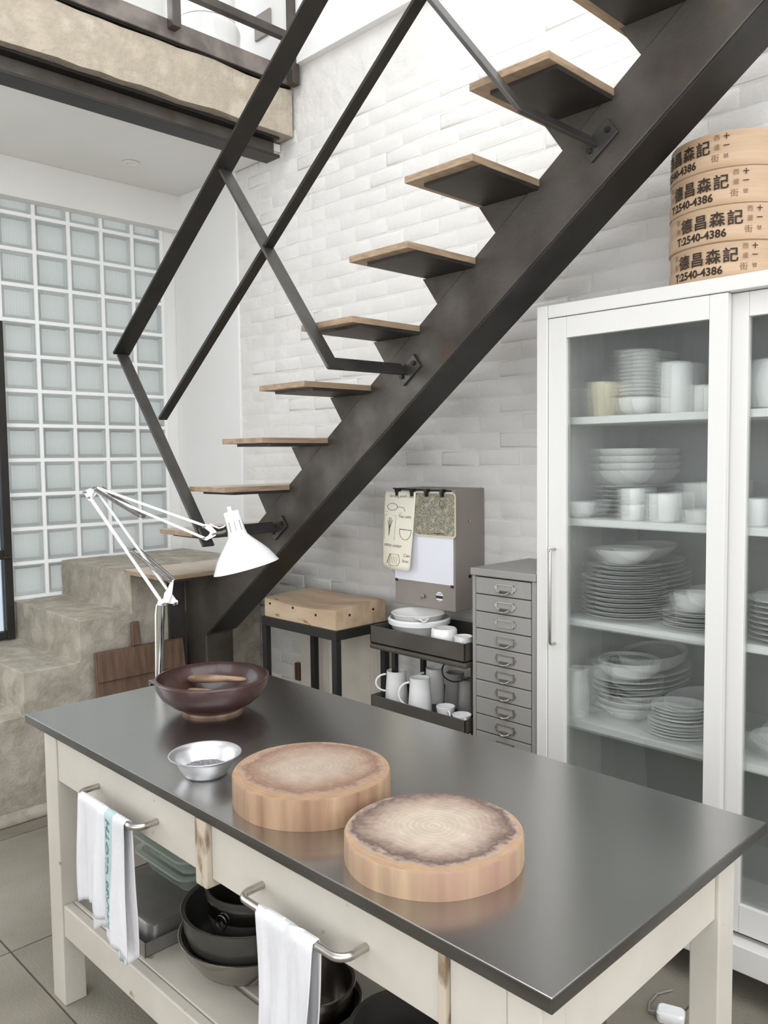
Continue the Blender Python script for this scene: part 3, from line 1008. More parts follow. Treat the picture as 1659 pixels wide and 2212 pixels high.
# lower linkage
def rod(a, b, w, t, name='arm', dep=0.0, mat=lamp_white):
    A, B = L3(a[0], a[1], dep), L3(b[0], b[1], dep)
    dd = (B - A).normalized()
    n_ = dd.cross(DV).normalized()
    return MB().bar(A, B, n_ * w, DV * t).build(name, mat, lm, bevel=0.001)
rod((0.034, 0.287), (-0.219, 0.680), 0.011, 0.009, dep=-0.014)
rod((0.074, 0.291), (-0.195, 0.690), 0.009, 0.008, dep=0.012)
def plate_poly(pts, dep, th, name, mat=lamp_white):
    m = MB()
    A = [L3(a, z, dep) for a, z in pts]
    B = [L3(a, z, dep + th) for a, z in pts]
    n = len(pts)
    m.add(A + B, [tuple(range(n)), tuple(range(2 * n - 1, n - 1, -1))] + [(i, (i + 1) % n, n + (i + 1) % n, n + i) for i in range(n)])
    return m.build(name, mat, lm, bevel=0.001)
plate_poly([(0.010, 0.298), (0.026, 0.288), (0.05, 0.296), (0.062, 0.325), (0.07, 0.378), (0.06, 0.376), (0.046, 0.345), (0.034, 0.330), (0.03, 0.31)], -0.006, 0.004, 'pivot_bracket')
plate_poly([(0.030, 0.292), (0.078, 0.286), (0.080, 0.300), (0.05, 0.312)], 0.004, 0.004, 'pivot_bracket')
plate_poly([(-0.245, 0.698), (-0.232, 0.706), (-0.205, 0.716), (-0.196, 0.705), (-0.212, 0.69), (-0.21, 0.668), (-0.226, 0.664)], -0.006, 0.004, 'elbow_plate')
plate_poly([(-0.205, 0.716), (-0.16, 0.69), (-0.165, 0.676), (-0.2, 0.69), (-0.214, 0.672), (-0.222, 0.678)], 0.002, 0.004, 'elbow_plate')
# upper linkage
rod((-0.200, 0.712), (0.186, 0.569), 0.009, 0.008, dep=0.012)
rod((-0.168, 0.686), (0.186, 0.528), 0.009, 0.008, dep=-0.014)
plate_poly([(0.176, 0.522), (0.192, 0.518), (0.225, 0.535), (0.228, 0.55), (0.205, 0.575), (0.186, 0.578), (0.182, 0.566), (0.205, 0.548), (0.2, 0.538)], -0.006, 0.004, 'head_bracket')
def spring(a, b, dep, name='spring'):
    A, B = L3(a[0], a[1], dep), L3(b[0], b[1], dep)
    dd = B - A
    L_ = dd.length
    dd.normalize()
    s = dd.cross(DV).normalized()
    path = []
    turns = int(L_ / 0.0036)
    for k in range(turns * 8 + 1):
        t = k / (turns * 8)
        an = 2 * math.pi * turns * t
        path.append(A + dd * (L_ * t) + (s * math.cos(an) + DV * math.sin(an)) * 0.0062)
    return MB().tube(path, 0.0014, 5).build(name, chrome, lm, smooth=60)
spring((-0.075, 0.486), (0.058, 0.378), -0.026)
spring((-0.066, 0.490), (0.066, 0.372), 0.022)
spring((-0.198, 0.708), (-0.040, 0.610), -0.024)
spring((-0.190, 0.712), (-0.032, 0.606), 0.022)
for a, z in ((0.034, 0.292), (0.074, 0.292), (-0.219, 0.678), (-0.236, 0.697), (-0.204, 0.712), (0.183, 0.527), (0.186, 0.569), (0.219, 0.542), (0.060, 0.374), (-0.036, 0.607), (-0.078, 0.488)):
    MB().tube([L3(a, z, -0.030), L3(a, z, 0.026)], 0.0038, 8).build('pivot_pin', lamp_grey, lm, smooth=40)
# head: axis runs from the cap down to the right
ax0, ax1 = L3(0.281, 0.622), L3(0.330, 0.425)
axd = (ax1 - ax0).normalized()
prof_h = [(0.0, -0.001), (0.0265, 0.0), (0.0285, 0.004), (0.030, 0.03), (0.0325, 0.075), (0.036, 0.092), (0.052, 0.112), (0.075, 0.138), (0.096, 0.165), (0.110, 0.190), (0.118, 0.205), (0.1205, 0.209)]
inn = [(a - 0.002, b) for a, b in prof_h[:1:-1]]
m = MB().lathe([(a, -b) for a, b in prof_h] + [(a, -b) for a, b in inn] + [(0, -0.003)], 48)
head = m.build('shade', lamp_white, lm, None, smooth=50)
rot = axd.to_track_quat('-Z', 'Y').to_matrix()
for v in head.data.vertices:
    v.co = rot @ v.co + ax0
vents = MB()
for k in range(10):
    a = 2 * math.pi * k / 10 + 0.2
    rr = 0.0325
    p_a = rot @ Vector((0.0312 * math.cos(a), 0.0312 * math.sin(a), -0.036)) + ax0
    p_b = rot @ Vector((0.0332 * math.cos(a), 0.0332 * math.sin(a), -0.072)) + ax0
    sd = rot @ Vector((-math.sin(a), math.cos(a), 0))
    nn = rot @ Vector((math.cos(a), math.sin(a), 0))
    MB().bar(p_a, p_b, sd * 0.0014, nn * 0.0012).build('vent_slot', filing_dark, head)
kn = MB().lathe([(0, 0), (0.008, 0), (0.008, 0.016), (0.006, 0.018), (0, 0.018)], 14).build('switch_knob', lamp_white, lm, None, smooth=40)
for v in kn.data.vertices:
    v.co = rot @ v.co + ax0 + RV * -0.004
MB().tube([L3(0.222, 0.543), L3(0.245, 0.545), L3(0.262, 0.552)], 0.007, 10).build('head_joint', lamp_grey, lm, smooth=40)
MB().tube([L3(0.205, 0.577), L3(0.218, 0.569), L3(0.236, 0.562), L3(0.252, 0.566), L3(0.262, 0.574)], 0.0028, 8).build('flex', paper, lm, smooth=40)
MB().tube([L3(0.018, 0.300), L3(0.004, 0.285), L3(-0.001, 0.25), L3(-0.003, 0.15), L3(-0.006, 0.02), L3(-0.015, -0.15), L3(-0.015, -0.5)], 0.0028, 8).build('flex', paper, lm, smooth=40)

# ------------------------------------------------------------------ bread boards leaning on the steps
cb = thing('bread_board', (-3.86, 2.06, 0), 'old brown wooden bread board with a peg handle leaning on the steps', 'board')
def lean(x, y, z): return (-3.915 + 0.10 * (0.8 - z) + x, y, z)
def lboard(y0, y1, z0, z1, th, off, taper=0.0):
    a = [lean(off, y0, z0), lean(off, y1, z0), lean(off, y1 - taper, z1), lean(off, y0 + taper, z1)]
    b = [lean(off + th, y0, z0), lean(off + th, y1, z0), lean(off + th, y1 - taper, z1), lean(off + th, y0 + taper, z1)]
    return MB().hexa(a, b)
lboard(1.805, 2.31, 0.002, 0.745, 0.024, 0.0, 0.006).build('plank', board_brown, cb, bevel=0.004)
lboard(1.815, 2.30, 0.60, 0.742, 0.014, 0.0245, 0.004).build('batten', board_brown, cb, bevel=0.003)
lboard(2.015, 2.065, 0.747, 0.868, 0.022, 0.0, 0.004).build('peg_handle', board_brown, cb, bevel=0.004)

# ------------------------------------------------------------------ butcher block on its stand
bs = thing('block_stand', (-3.05, 2.6, 0), 'black steel angle stand under the butcher block', 'stand')
x0, x1, y0, y1, zt = -3.338, -2.778, 2.425, 2.765, 0.917
for ax, ay in ((x0, y0), (x1 - 0.032, y0), (x1 - 0.032, y1 - 0.032), (x0, y1 - 0.032)):
    MB().box(ax, ax + 0.032, ay, ay + 0.032, 0.001, zt - 0.046).build('leg', frame_black, bs, bevel=0.002)
for bx_ in ((x0, x1, y0, y0 + 0.032), (x0, x1, y1 - 0.032, y1), (x0, x0 + 0.032, y0 + 0.033, y1 - 0.033), (x1 - 0.032, x1, y0 + 0.033, y1 - 0.033)):
    MB().box(*bx_, zt - 0.045, zt).build('top_rail', frame_black, bs, bevel=0.002)
bk = thing('butcher_block', (-3.05, 2.6, zt), 'worn pale butcher block with a dished top on a black stand', 'butcher block')
m = MB()
nu, nv = 20, 14
def btop(a, b):
    px, py = -3.325 + 0.535 * a, 2.437 + 0.315 * b
    dip = 0.024 * math.sin(math.pi * a) ** 0.8 * (0.4 + 0.6 * math.sin(math.pi * b)) + 0.010 * (1 - b) * math.sin(math.pi * a)
    cor = 0.008 * ((2 * a - 1) ** 8 + (2 * b - 1) ** 8)
    return (px, py, 1.022 - dip - cor + 0.012 * b)
m.grid(nu, nv, btop)
g = m.v[:]
w = nv + 1
rim = [i * w for i in range(nu + 1)] + [nu * w + j for j in range(1, nv + 1)] + [i * w + nv for i in range(nu - 1, -1, -1)] + [j for j in range(nv - 1, 0, -1)]
low = [(g[i][0], g[i][1], 0.9175) for i in rim]
o_ = len(m.v)
m.v += low
n = len(rim)
for i in range(n):
    m.f.append((rim[i], rim[(i + 1) % n], o_ + (i + 1) % n, o_ + i))
    m.mi.append(0)
m.f.append(tuple(range(o_, o_ + n)))
m.mi.append(0)
bko = m.build('block', butcher_wood, bk, smooth=40)
for x, z in ((-3.28, 0.985), (-3.10, 0.985), (-2.93, 0.972)):
    MB().tube([(x, 2.4365, z), (x, 2.434, z)], 0.006, 8).build('dowel_hole', hole_dark, bko)
for y, z in ((2.52, 0.978), (2.67, 0.985)):
    MB().tube([(-2.7895, y, z), (-2.787, y, z)], 0.006, 8).build('dowel_hole', hole_dark, bko)
# corrugated white panel and socket behind the stand
rd = thing('radiator', (-3.28, 2.84, 0.08), 'off-white fluted radiator panel on the wall behind the stand', 'radiator')
pts = []
nf = 26
for k in range(nf * 4 + 1):
    x = -3.52 + 0.68 * k / (nf * 4)
    pts.append((x, 2.815 - 0.006 * math.sin(2 * math.pi * k / 4)))
pts += [(-2.84, YB - 0.008), (-3.52, YB - 0.008)]
MB().prism(pts, 0.10, 0.86, axis='z').build('fluted_panel', radiator_white, rd, smooth=50)
so = MB().box(-3.605, -3.565, YB - 0.035, YB - 0.009, 0.46, 0.56).build('wall_socket', socket_brown, bevel=0.006)
tag(so, 'small brown wall socket behind the butcher block stand', 'socket')

# ------------------------------------------------------------------ trolley with crockery
tr_ = thing('trolley', (-2.31, 2.65, 0), 'dark grey metal trolley with deep trays under the lightbox', 'trolley')
CX0, CX1, CY0, CY1 = -2.585, -2.05, 2.455, 2.80
def tray(z0, z1, name):
    m = MB()
    t = 0.006
    m.box(CX0, CX1, CY0, CY1, z0, z0 + t)
    m.box(CX0, CX1, CY0, CY0 + t, z0, z1)
    m.box(CX0, CX1, CY1 - t, CY1, z0, z1)
    m.box(CX0, CX0 + t, CY0, CY1, z0, z1)
    m.box(CX1 - t, CX1, CY0, CY1, z0, z1)
    return m.build(name, cart_steel, tr_, bevel=0.0015)
tray(0.893, 0.968, 'upper_tray')
MB().box(CX0 - 0.004, CX1 + 0.004, CY0 - 0.004, CY1 + 0.004, 0.868, 0.891).build('tray_lip', cart_steel, tr_, bevel=0.008, seg=3)
tray(0.605, 0.662, 'lower_tray')
for ax, ay in ((CX0 + 0.03, CY0 + 0.10), (CX1 - 0.055, CY0 + 0.10), (CX0 + 0.03, CY1 - 0.06), (CX1 - 0.055, CY1 - 0.06)):
    MB().box(ax, ax + 0.022, ay, ay + 0.022, 0.05, 0.867).build('post', frame_black, tr_, bevel=0.002)
    MB().tube([(ax + 0.011, ay - 0.008, 0.026), (ax + 0.011, ay + 0.03, 0.026)], 0.025, 16).build('castor', black_plastic, tr_, smooth=40)

def dish(name, loc, prof_, mat, label, cat, group=None, n=40, t=0.004, sx=1, sy=1):
    o = MB().lathe(vessel(prof_, t), n, sx=sx, sy=sy).build(name, mat, None, loc, smooth=50)
    return tag(o, label, cat, group)
zt_ = 0.8995
mix_prof = [(0.075, 0.0), (0.085, 0.008), (0.115, 0.045), (0.128, 0.075), (0.136, 0.078), (0.138, 0.096), (0.134, 0.100)]
dish('mixing_bowl', (-2.445, 2.62, zt_), mix_prof, porcelain, 'large white bowl at the bottom of the nest on the trolley', 'bowl', 'white bowls on the trolley', t=0.006)
bw = thing('lipped_bowl', (-2.45, 2.62, zt_ + 0.045), 'white pouring bowl with a lip nested in the larger bowl on the trolley', 'bowl', 'white bowls on the trolley')
MB().lathe(vessel([(0.060, 0.0), (0.075, 0.01), (0.105, 0.045), (0.115, 0.072), (0.120, 0.076)], 0.005), 40).build('bowl_body', porcelain, bw, (0, 0, 0), smooth=50)
m = MB()
m.grid(8, 6, lambda a, b: (0.112 + 0.040 * b, (a - 0.5) * 0.07 * (1 - 0.5 * b), 0.072 + 0.004 * b - 0.014 * (1 - (2 * a - 1) ** 2)))
lipo = m.build('pouring_lip', porcelain, bw, (0, 0, 0), smooth=60, solid=0.004)
lipo.rotation_euler = (0, 0, R(-38))
def cup(name, loc, prof_, mat, label, hr, hz0, hz1, ang, group=None, hw=0.03, cat='mug', th=0.0045):
    t = thing(name, loc, label, cat, group)
    MB().lathe(vessel(prof_, 0.0035), 36).build('body', mat, t, (0, 0, 0), smooth=50)
    path = []
    for k in range(13):
        a = -math.pi / 2 + math.pi * k / 12
        path.append((hr + hw * math.cos(a), 0, (hz0 + hz1) / 2 + (hz1 - hz0) / 2 * math.sin(a)))
    h = MB().tube(path, th, 8).build('handle', mat, t, (0, 0, 0), smooth=60)
    h.rotation_euler = (0, 0, ang)
    return t
dish('china_pot', (-2.235, 2.545, zt_), [(0.042, 0), (0.050, 0.006), (0.056, 0.05), (0.053, 0.088), (0.050, 0.092)], porcelain, 'round-shouldered white pot in front of the trolley bowls', 'pot', t=0.004)
cup('cream_jug', (-2.12, 2.53, zt_), [(0.032, 0), (0.038, 0.01), (0.042, 0.04), (0.036, 0.07), (0.038, 0.078)], porcelain, 'small white jug on the trolley beside the drawer cabinet', 0.037, 0.015, 0.062, R(-60), hw=0.022, cat='jug')
zl = 0.6115
tall = [(0.050, 0.0), (0.053, 0.006), (0.046, 0.10), (0.043, 0.145), (0.044, 0.150)]
HA = R(225)
cup('tall_mug', (-2.520, 2.55, zl), tall, porcelain, 'tall white mug with a long handle at the left end of the lower trolley tray', 0.046, 0.06, 0.135, HA, 'tall mugs on the trolley', 0.045)
cup('tall_mug', (-2.365, 2.535, zl), tall, porcelain, 'tall white mug nearest the front of the lower trolley tray', 0.046, 0.03, 0.13, HA, 'tall mugs on the trolley', 0.045)
cup('tall_mug', (-2.425, 2.695, zl), [(a * 0.9, b) for a, b in tall], porcelain, 'tall white mug standing behind the front two on the trolley', 0.046, 0.03, 0.13, HA, 'tall mugs on the trolley', 0.045)
cup('tall_mug', (-2.31, 2.70, zl), [(a * 0.9, b) for a, b in tall], porcelain_grey, 'grey tall mug in the back row of the lower trolley tray', 0.046, 0.03, 0.13, R(20), 'tall mugs on the trolley', 0.045)
cup('tall_mug', (-2.20, 2.66, zl), [(a * 0.9, b) for a, b in tall], porcelain_grey, 'grey tall mug behind the small cups on the trolley', 0.046, 0.03, 0.13, R(20), 'tall mugs on the trolley', 0.045)
cup('small_cup', (-2.225, 2.54, zl), [(0.022, 0), (0.028, 0.006), (0.036, 0.03), (0.040, 0.055)], porcelain, 'small white cup beside the front tall mug on the trolley', 0.035, 0.012, 0.045, R(-30), 'small cups on the trolley', 0.018, 'cup')
cup('small_cup', (-2.125, 2.525, zl), [(0.022, 0), (0.028, 0.006), (0.036, 0.026), (0.040, 0.045)], porcelain, 'small white cup nearest the drawer cabinet on the trolley', 0.035, 0.010, 0.038, R(-30), 'small cups on the trolley', 0.018, 'cup')
cbp = [(-2.05, 2.62, 0.83), (-2.12, 2.60, 0.80), (-2.20, 2.58, 0.765), (-2.255, 2.57, 0.775), (-2.27, 2.57, 0.81), (-2.245, 2.575, 0.845), (-2.21, 2.58, 0.862)]
def smooth_path(pts, n=6):
    P = [Vector(p) for p in pts]
    out = []
    for i in range(len(P) - 1):
        a, b, c, e = P[max(i - 1, 0)], P[i], P[i + 1], P[min(i + 2, len(P) - 1)]
        for k in range(n):
            t = k / n
            out.append(0.5 * ((2 * b) + (c - a) * t + (2 * a - 5 * b + 4 * c - e) * t * t + (3 * b - a - 3 * c + e) * t ** 3))
    out.append(P[-1])
    return out
tag(MB().tube(smooth_path(cbp), 0.003, 6).build('power_cable', black_plastic, smooth=60), 'thin black cable looping below the upper trolley tray', 'cable')

# ------------------------------------------------------------------ lightbox with papers
lb = thing('lightbox', (-2.45, 2.86, 1.03), 'grey metal lightbox with an opal panel hung on the brick wall', 'lightbox')
LX0, LX1, LZ0, LZ1, LY = -2.635, -2.275, 1.035, 1.56, 2.665
m = MB().box(LX0, LX1, LY, YB - 0.009, LZ0, LZ1)
case = m.build('case', box_grey, lb, bevel=0.003)
MB().box(LX0 + 0.004, LX1 - 0.008, LY - 0.004, LY - 0.0005, 1.148, LZ1 - 0.012).build('opal_panel', acrylic, lb)
for x in (LX0 + 0.012, LX1 - 0.016):
    MB().box(x - 0.006, x + 0.006, LY - 0.006, LY - 0.0005, 1.138, 1.150).build('panel_clip', black_plastic, lb)
MB().tube([(-2.455, LY - 0.0005, 1.085), (-2.455, LY - 0.012, 1.085)], 0.009, 12).build('toggle', chrome, lb, smooth=40)
MB().tube([(-2.455, LY - 0.012, 1.085), (-2.452, LY - 0.024, 1.078)], 0.004, 8).build('toggle', chrome, lb, smooth=40)
stk = MB().lathe([(0, 0), (0.021, 0), (0.021, 0.0008), (0, 0.0008)], 28).build('round_sticker', white_plastic, lb, None)
for v in stk.data.vertices:
    v.co = Vector((v.co.x - 2.365, LY - 0.0004 - v.co.z, v.co.y + 1.092))
MB().box(-2.385, -2.345, LY - 0.0018, LY - 0.0013, 1.084, 1.097).build('sticker_band', black_plastic, stk)
vs, fs = text_mesh('— — — —', 0.008, align='CENTER')
for zz in (1.103, 1.0735):
    MB().box(-2.378, -2.352, LY - 0.0018, LY - 0.0013, zz, zz + 0.003).build('sticker_line', filing_dark, stk)
for z in (1.42, 1.18):
    MB().tube([(LX1 + 0.0005, 2.76, z), (LX1 + 0.004, 2.76, z)], 0.008, 10).build('screw_head' if z > 1.3 else 'vent_hole', chrome if z > 1.3 else hole_dark, lb, smooth=40)
MB().tube([(LX0 + 0.005, LY - 0.012, 1.558), (LX1 - 0.01, LY - 0.012, 1.553)], 0.003, 8).build('hanging_rod', black_plastic, lb, smooth=40)
for x in (-2.595, -2.505, -2.42, -2.33):
    cl = MB()
    cl.prism([(x - 0.011, 1.560), (x + 0.011, 1.560), (x + 0.005, 1.540), (x + 0.004, 1.527), (x - 0.004, 1.527), (x - 0.005, 1.540)], LY - 0.030, LY - 0.006)
    tag(cl.build('bulldog_clip', black_plastic, bevel=0.001), 'black clip, %s from the left along the top of the lightbox' % {-2.595: 'first', -2.505: 'second', -2.42: 'third', -2.33: 'fourth'}[x], 'clip', 'clips on the lightbox')
# sketch sheet
sk = thing('sketch_sheet', (-2.58, 2.64, 1.22), 'curling cream paper with pencil sketches of kitchen tools clipped to the lightbox', 'paper')
PX0, PX1, PZ0, PZ1 = -2.672, -2.488, 1.205, 1.545
def psurf(a, b):
    x = PX0 + (PX1 - PX0) * a - 0.006 * (1 - b)
    z = PZ0 + (PZ1 - PZ0) * b - 0.012 * a * (1 - b)
    y = LY - 0.021 - 0.016 * (1 - b) - 0.014 * (1 - b) * math.sin(math.pi * a) - 0.006 * math.sin(3.2 * a + 2.2 * b)
    if a > 0.86:
        y += 0.015 * (a - 0.86)
        x -= 0.3 * (a - 0.86) * (1 - b) * 0.4
    return Vector((x, y, z))
sheet = MB().grid(16, 16, psurf).build('sheet', paper, sk, smooth=80, solid=0.0006)
def stroke(pts, w=0.0011, parent=None):
    path = []
    for a, b in pts:
        p = psurf(a, b)
        path.append((p.x, p.y - 0.0009, p.z))
    MB().tube(path, w, 5).build('pencil_stroke', ink, parent or sheet)
def ell(cx, cy, rx, ry, a0=0, a1=360, n=18):
    return [(cx + rx * math.cos(R(a0 + (a1 - a0) * k / n)), cy + ry * math.sin(R(a0 + (a1 - a0) * k / n))) for k in range(n + 1)]
stroke(ell(0.30, 0.80, 0.16, 0.045))
stroke([(0.45, 0.80), (0.60, 0.80), (0.66, 0.79), (0.70, 0.75)])
stroke([(0.08, 0.735), (0.62, 0.725)], 0.0006)
stroke([(0.06, 0.69), (0.44, 0.69), (0.44, 0.375), (0.06, 0.375), (0.06, 0.69)], 0.0006)
for dx, top_ in ((0.18, 0.62), (0.23, 0.66), (0.29, 0.66), (0.33, 0.63)):
    stroke([(0.25, 0.42), (0.20 + dx * 0.2, 0.52), (dx, top_)], 0.0012)
stroke([(0.58, 0.52), (0.93, 0.515)], 0.0018)
stroke(ell(0.755, 0.515, 0.175, 0.125, 180, 360))
stroke([(0.30, 0.06), (0.36, 0.19), (0.62, 0.19), (0.66, 0.10), (0.60, 0.05), (0.36, 0.04), (0.30, 0.06)])
for k in range(4):
    stroke([(0.38 + 0.06 * k, 0.07), (0.40 + 0.06 * k, 0.17)], 0.0006)
stroke([(0.22, 0.06), (0.33, 0.19)], 0.002)
def handwriting(body, a, b, size, slope=0.0):
    vs, fs = text_mesh(body, size, shear=0.25)
    m = MB()
    pv = []
    for v in vs:
        p = psurf(a + v.x / (PX1 - PX0), b + (v.y + slope * v.x) / (PZ1 - PZ0))
        pv.append((p.x, p.y - 0.0013, p.z))
    m.add(pv, fs)
    m.build('handwriting', ink, sheet)
handwriting('Serving pinch - less', 0.18, 0.925, 0.0185)
handwriting('Tea cans', 0.50, 0.665, 0.0205)
handwriting('pastry cutter', 0.08, 0.285, 0.021)
handwriting('Cake', 0.74, 0.175, 0.019)
handwriting('lines', 0.72, 0.105, 0.019)
mpo = thing('map_card', (-2.37, 2.65, 1.40), 'rounded old map card printed in grey-green clipped to the lightbox', 'map')
def rounded(x0, x1, z0, z1, rad, n=5):
    pts = []
    for cx, cz, a0 in ((x1 - rad, z0 + rad, -90), (x1 - rad, z1 - rad, 0), (x0 + rad, z1 - rad, 90), (x0 + rad, z0 + rad, 180)):
        for k in range(n + 1):
            a = R(a0 + 90 * k / n)
            pts.append((cx + rad * math.cos(a), cz + rad * math.sin(a)))
    return pts
mc = MB().prism(rounded(-2.50, -2.262, 1.352, 1.545, 0.016), LY - 0.0115, LY - 0.0085).build('card', map_border, mpo)
mp_ = MB().prism(rounded(-2.496, -2.268, 1.360, 1.541, 0.012), LY - 0.0122, LY - 0.0116).build('map_print', map_mat, mpo)
m = MB()
path = [(-2.338 + 0.014 * math.cos(a * 0.5236), LY - 0.0126, 1.497 + 0.016 * math.sin(a * 0.5236)) for a in range(12)]
m.tube(path, 0.0013, 5, closed=True).build('map_ring', ink, mp_)
vs, fs = text_mesh('LEA MILLS', 0.011, bold=0.0004)
MB().box(-2.385, -2.33, LY - 0.0126, LY - 0.0123, 1.366, 1.371).build('map_caption', ink, mp_)

# ------------------------------------------------------------------ multi-drawer filing cabinet
fc = thing('filing_cabinet', (-1.88, 2.66, 0), 'tall narrow grey filing cabinet with many shallow drawers and label holders', 'filing cabinet')
FX0, FX1, FY, FZ = -2.028, -1.730, 2.472, 1.27
m = MB()
m.box(FX0, FX0 + 0.016, FY + 0.004, 2.85, 0.002, FZ - 0.03)
m.box(FX1 - 0.02, FX1, FY + 0.004, 2.85, 0.002, FZ - 0.03)
m.box(FX0 + 0.016, FX1 - 0.02, 2.84, 2.85, 0.002, FZ - 0.03)
m.build('carcass', filing_grey, fc, bevel=0.002)
MB().box(FX0 - 0.004, FX1 + 0.002, FY - 0.004, 2.852, FZ - 0.029, FZ).build('top', filing_grey, fc, bevel=0.004)
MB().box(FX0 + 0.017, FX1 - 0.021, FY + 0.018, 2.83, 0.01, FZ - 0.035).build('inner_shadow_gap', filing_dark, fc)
DP = 0.0672
dw0 = None
for k in range(17):
    z1 = FZ - 0.034 - k * DP
    z0 = z1 - DP + 0.004
    if z0 < 0.02:
        break
    loc_off = Vector((0, 0, -k * DP))
    if dw0 is None:
        dw0 = MB().box(FX0 + 0.019, FX1 - 0.023, FY + 0.002, FY + 0.0175, z0, z1).build('drawer', filing_grey, fc, bevel=0.002)
        xc, zc = (FX0 + FX1) / 2 + 0.012, (z0 + z1) / 2
        hw, hh = 0.040, 0.0145
        fr = MB()
        for b in ((xc - hw, xc + hw, zc + hh - 0.0035, zc + hh), (xc - hw, xc - hw + 0.004, zc - hh, zc + hh), (xc + hw - 0.004, xc + hw, zc - hh, zc + hh), (xc - hw, xc + hw, zc - hh, zc - hh + 0.003)):
            fr.box(b[0], b[1], FY - 0.0035, FY + 0.0015, b[2], b[3])
        fr.build('label_frame', brushed, dw0)
        MB().box(xc - hw + 0.004, xc + hw - 0.004, FY - 0.0005, FY + 0.0015, zc - hh + 0.003, zc + hh - 0.0035).build('label_card', filing_grey, dw0)
        # cup pull curling out at the bottom of the frame
        pull = MB()
        pull.grid(12, 6, lambda a, b: (xc - 0.024 + 0.048 * a, FY - 0.003 - 0.016 * math.sin(b * math.pi / 2) * math.sin(math.pi * a) ** 0.5, zc - hh + 0.004 - 0.013 * b * math.sin(math.pi * a) ** 0.6))
        pull.build('cup_pull', brushed, dw0, smooth=60, solid=0.0012)
        for s in (-1, 1):
            e = MB()
            e.prism([(xc + s * hw, zc + 0.010), (xc + s * (hw + 0.005), zc + 0.006), (xc + s * (hw + 0.010), zc), (xc + s * (hw + 0.005), zc - 0.006), (xc + s * hw, zc - 0.010)], FY - 0.0015, FY + 0.0015)
            e.build('frame_ear', brushed, dw0)
    else:
        c = copy_tree(dw0, fc)
        c.location = dw0.location + loc_off
        if k == 2:
            for ch in list(c.children):
                if ch.name.startswith('cup_pull'):
                    bpy.data.objects.remove(ch)

# ------------------------------------------------------------------ white cabinet with reeded glass doors
gc = thing('glazed_cabinet', (-1.0, 2.66, 0), 'tall white cabinet with sliding reeded glass doors full of crockery', 'cabinet')
GX0, GX1, GF, GB_, GT = -1.725, -0.25, 2.47, 2.855, 2.222
MB().box(GX0, GX0 + 0.045, GF, GB_, 0.02, GT).build('side_panel', cab_white, gc, bevel=0.003)
MB().box(GX1 - 0.045, GX1, GF, GB_, 0.02, GT).build('side_panel', cab_white, gc, bevel=0.003)
MB().box(GX0 + 0.046, GX1 - 0.046, GF, GB_, GT - 0.045, GT).build('top_panel', cab_white, gc, bevel=0.003)
MB().box(GX0 + 0.046, GX1 - 0.046, GB_ - 0.012, GB_, 0.10, GT - 0.046).build('back_panel', cab_back, gc)
MB().box(GX0 + 0.046, GX1 - 0.046, GF + 0.07, GB_ - 0.013, 0.20, 0.225).build('bottom_panel', cab_inner, gc)
MB().box(GX0 + 0.046, GX1 - 0.046, GF - 0.004, GF + 0.065, 0.115, 0.198).build('plinth', cab_white, gc, bevel=0.003)
SH = [1.832, 1.474, 1.116, 0.745]
for z in SH:
    MB().box(GX0 + 0.047, GX1 - 0.047, GF + 0.072, GB_ - 0.014, z - 0.025, z).build('shelf', cab_inner, gc, bevel=0.001)
def reeded_pane(x0, x1, z0, z1, y):
    pitch_, seg = 0.0052, 6
    nr = int((x1 - x0) / pitch_)
    n = nr * seg
    fx = [x0 + (x1 - x0) * k / n for k in range(n + 1)]
    fy = [y - 0.00024 * math.cos(2 * math.pi * k / seg) for k in range(n + 1)]
    m = MB()
    vs = [(fx[k], fy[k], z) for z in (z0, z1) for k in range(n + 1)] + [(x, y + 0.004, z) for z in (z0, z1) for x in (x0, x1)]
    N1 = n + 1
    fs = [(k, k + 1, N1 + k + 1, N1 + k) for k in range(n)]
    b = 2 * N1
    fs += [(b, b + 1, b + 3, b + 2), (0, b, b + 2, N1), (n, N1 + n, b + 3, b + 1)]
    fs += [tuple(range(0, N1)) + (b + 1, b), tuple(range(N1, 2 * N1)) + (b + 3, b + 2)]
    m.add(vs, fs)
    return m
def sliding_door(x0, x1, y0, y1, w_l, w_r, hx=None):
    z0, z1 = 0.215, GT - 0.047
    zt_p = 2.103
    zb_p = 0.305
    m = MB()
    m.box(x0, x0 + w_l, y0, y1, z0, z1)
    m.box(x1 - w_r, x1, y0, y1, z0, z1)
    m.box(x0 + w_l + 0.0005, x1 - w_r - 0.0005, y0, y1, zt_p, z1)
    m.box(x0 + w_l + 0.0005, x1 - w_r - 0.0005, y0, y1, z0, zb_p)
    dd = m.build('sliding_door', cab_white, gc, bevel=0.0015)
    reeded_pane(x0 + w_l + 0.001, x1 - w_r - 0.001, zb_p + 0.001, zt_p - 0.001, (y0 + y1) / 2).build('reeded_pane', reeded, dd, smooth=80)
    if hx:
        za, zb2 = 1.03, 1.368
        pth = [(hx + 0.012, y0 + 0.0005, zb2), (hx + 0.012, y0 - 0.02, zb2)]
        pth += [(hx + 0.012 - 0.0 , y0 - 0.02 - 0.012 * math.sin(R(a)), zb2 - 0.012 * (1 - math.cos(R(a)))) for a in (30, 60, 90)]
        pth += [(hx + 0.012, y0 - 0.02 - 0.012 * math.sin(R(a)), za + 0.012 * (1 - math.cos(R(a)))) for a in (90, 60, 30)]
        pth += [(hx + 0.012, y0 - 0.02, za), (hx + 0.012, y0 + 0.0005, za)]
        MB().tube(pth, 0.005, 10).build('handle', brushed, dd, smooth=40)
    return dd
sliding_door(-1.678, -1.048, GF + 0.004, GF + 0.030, 0.072, 0.056, hx=-1.660)
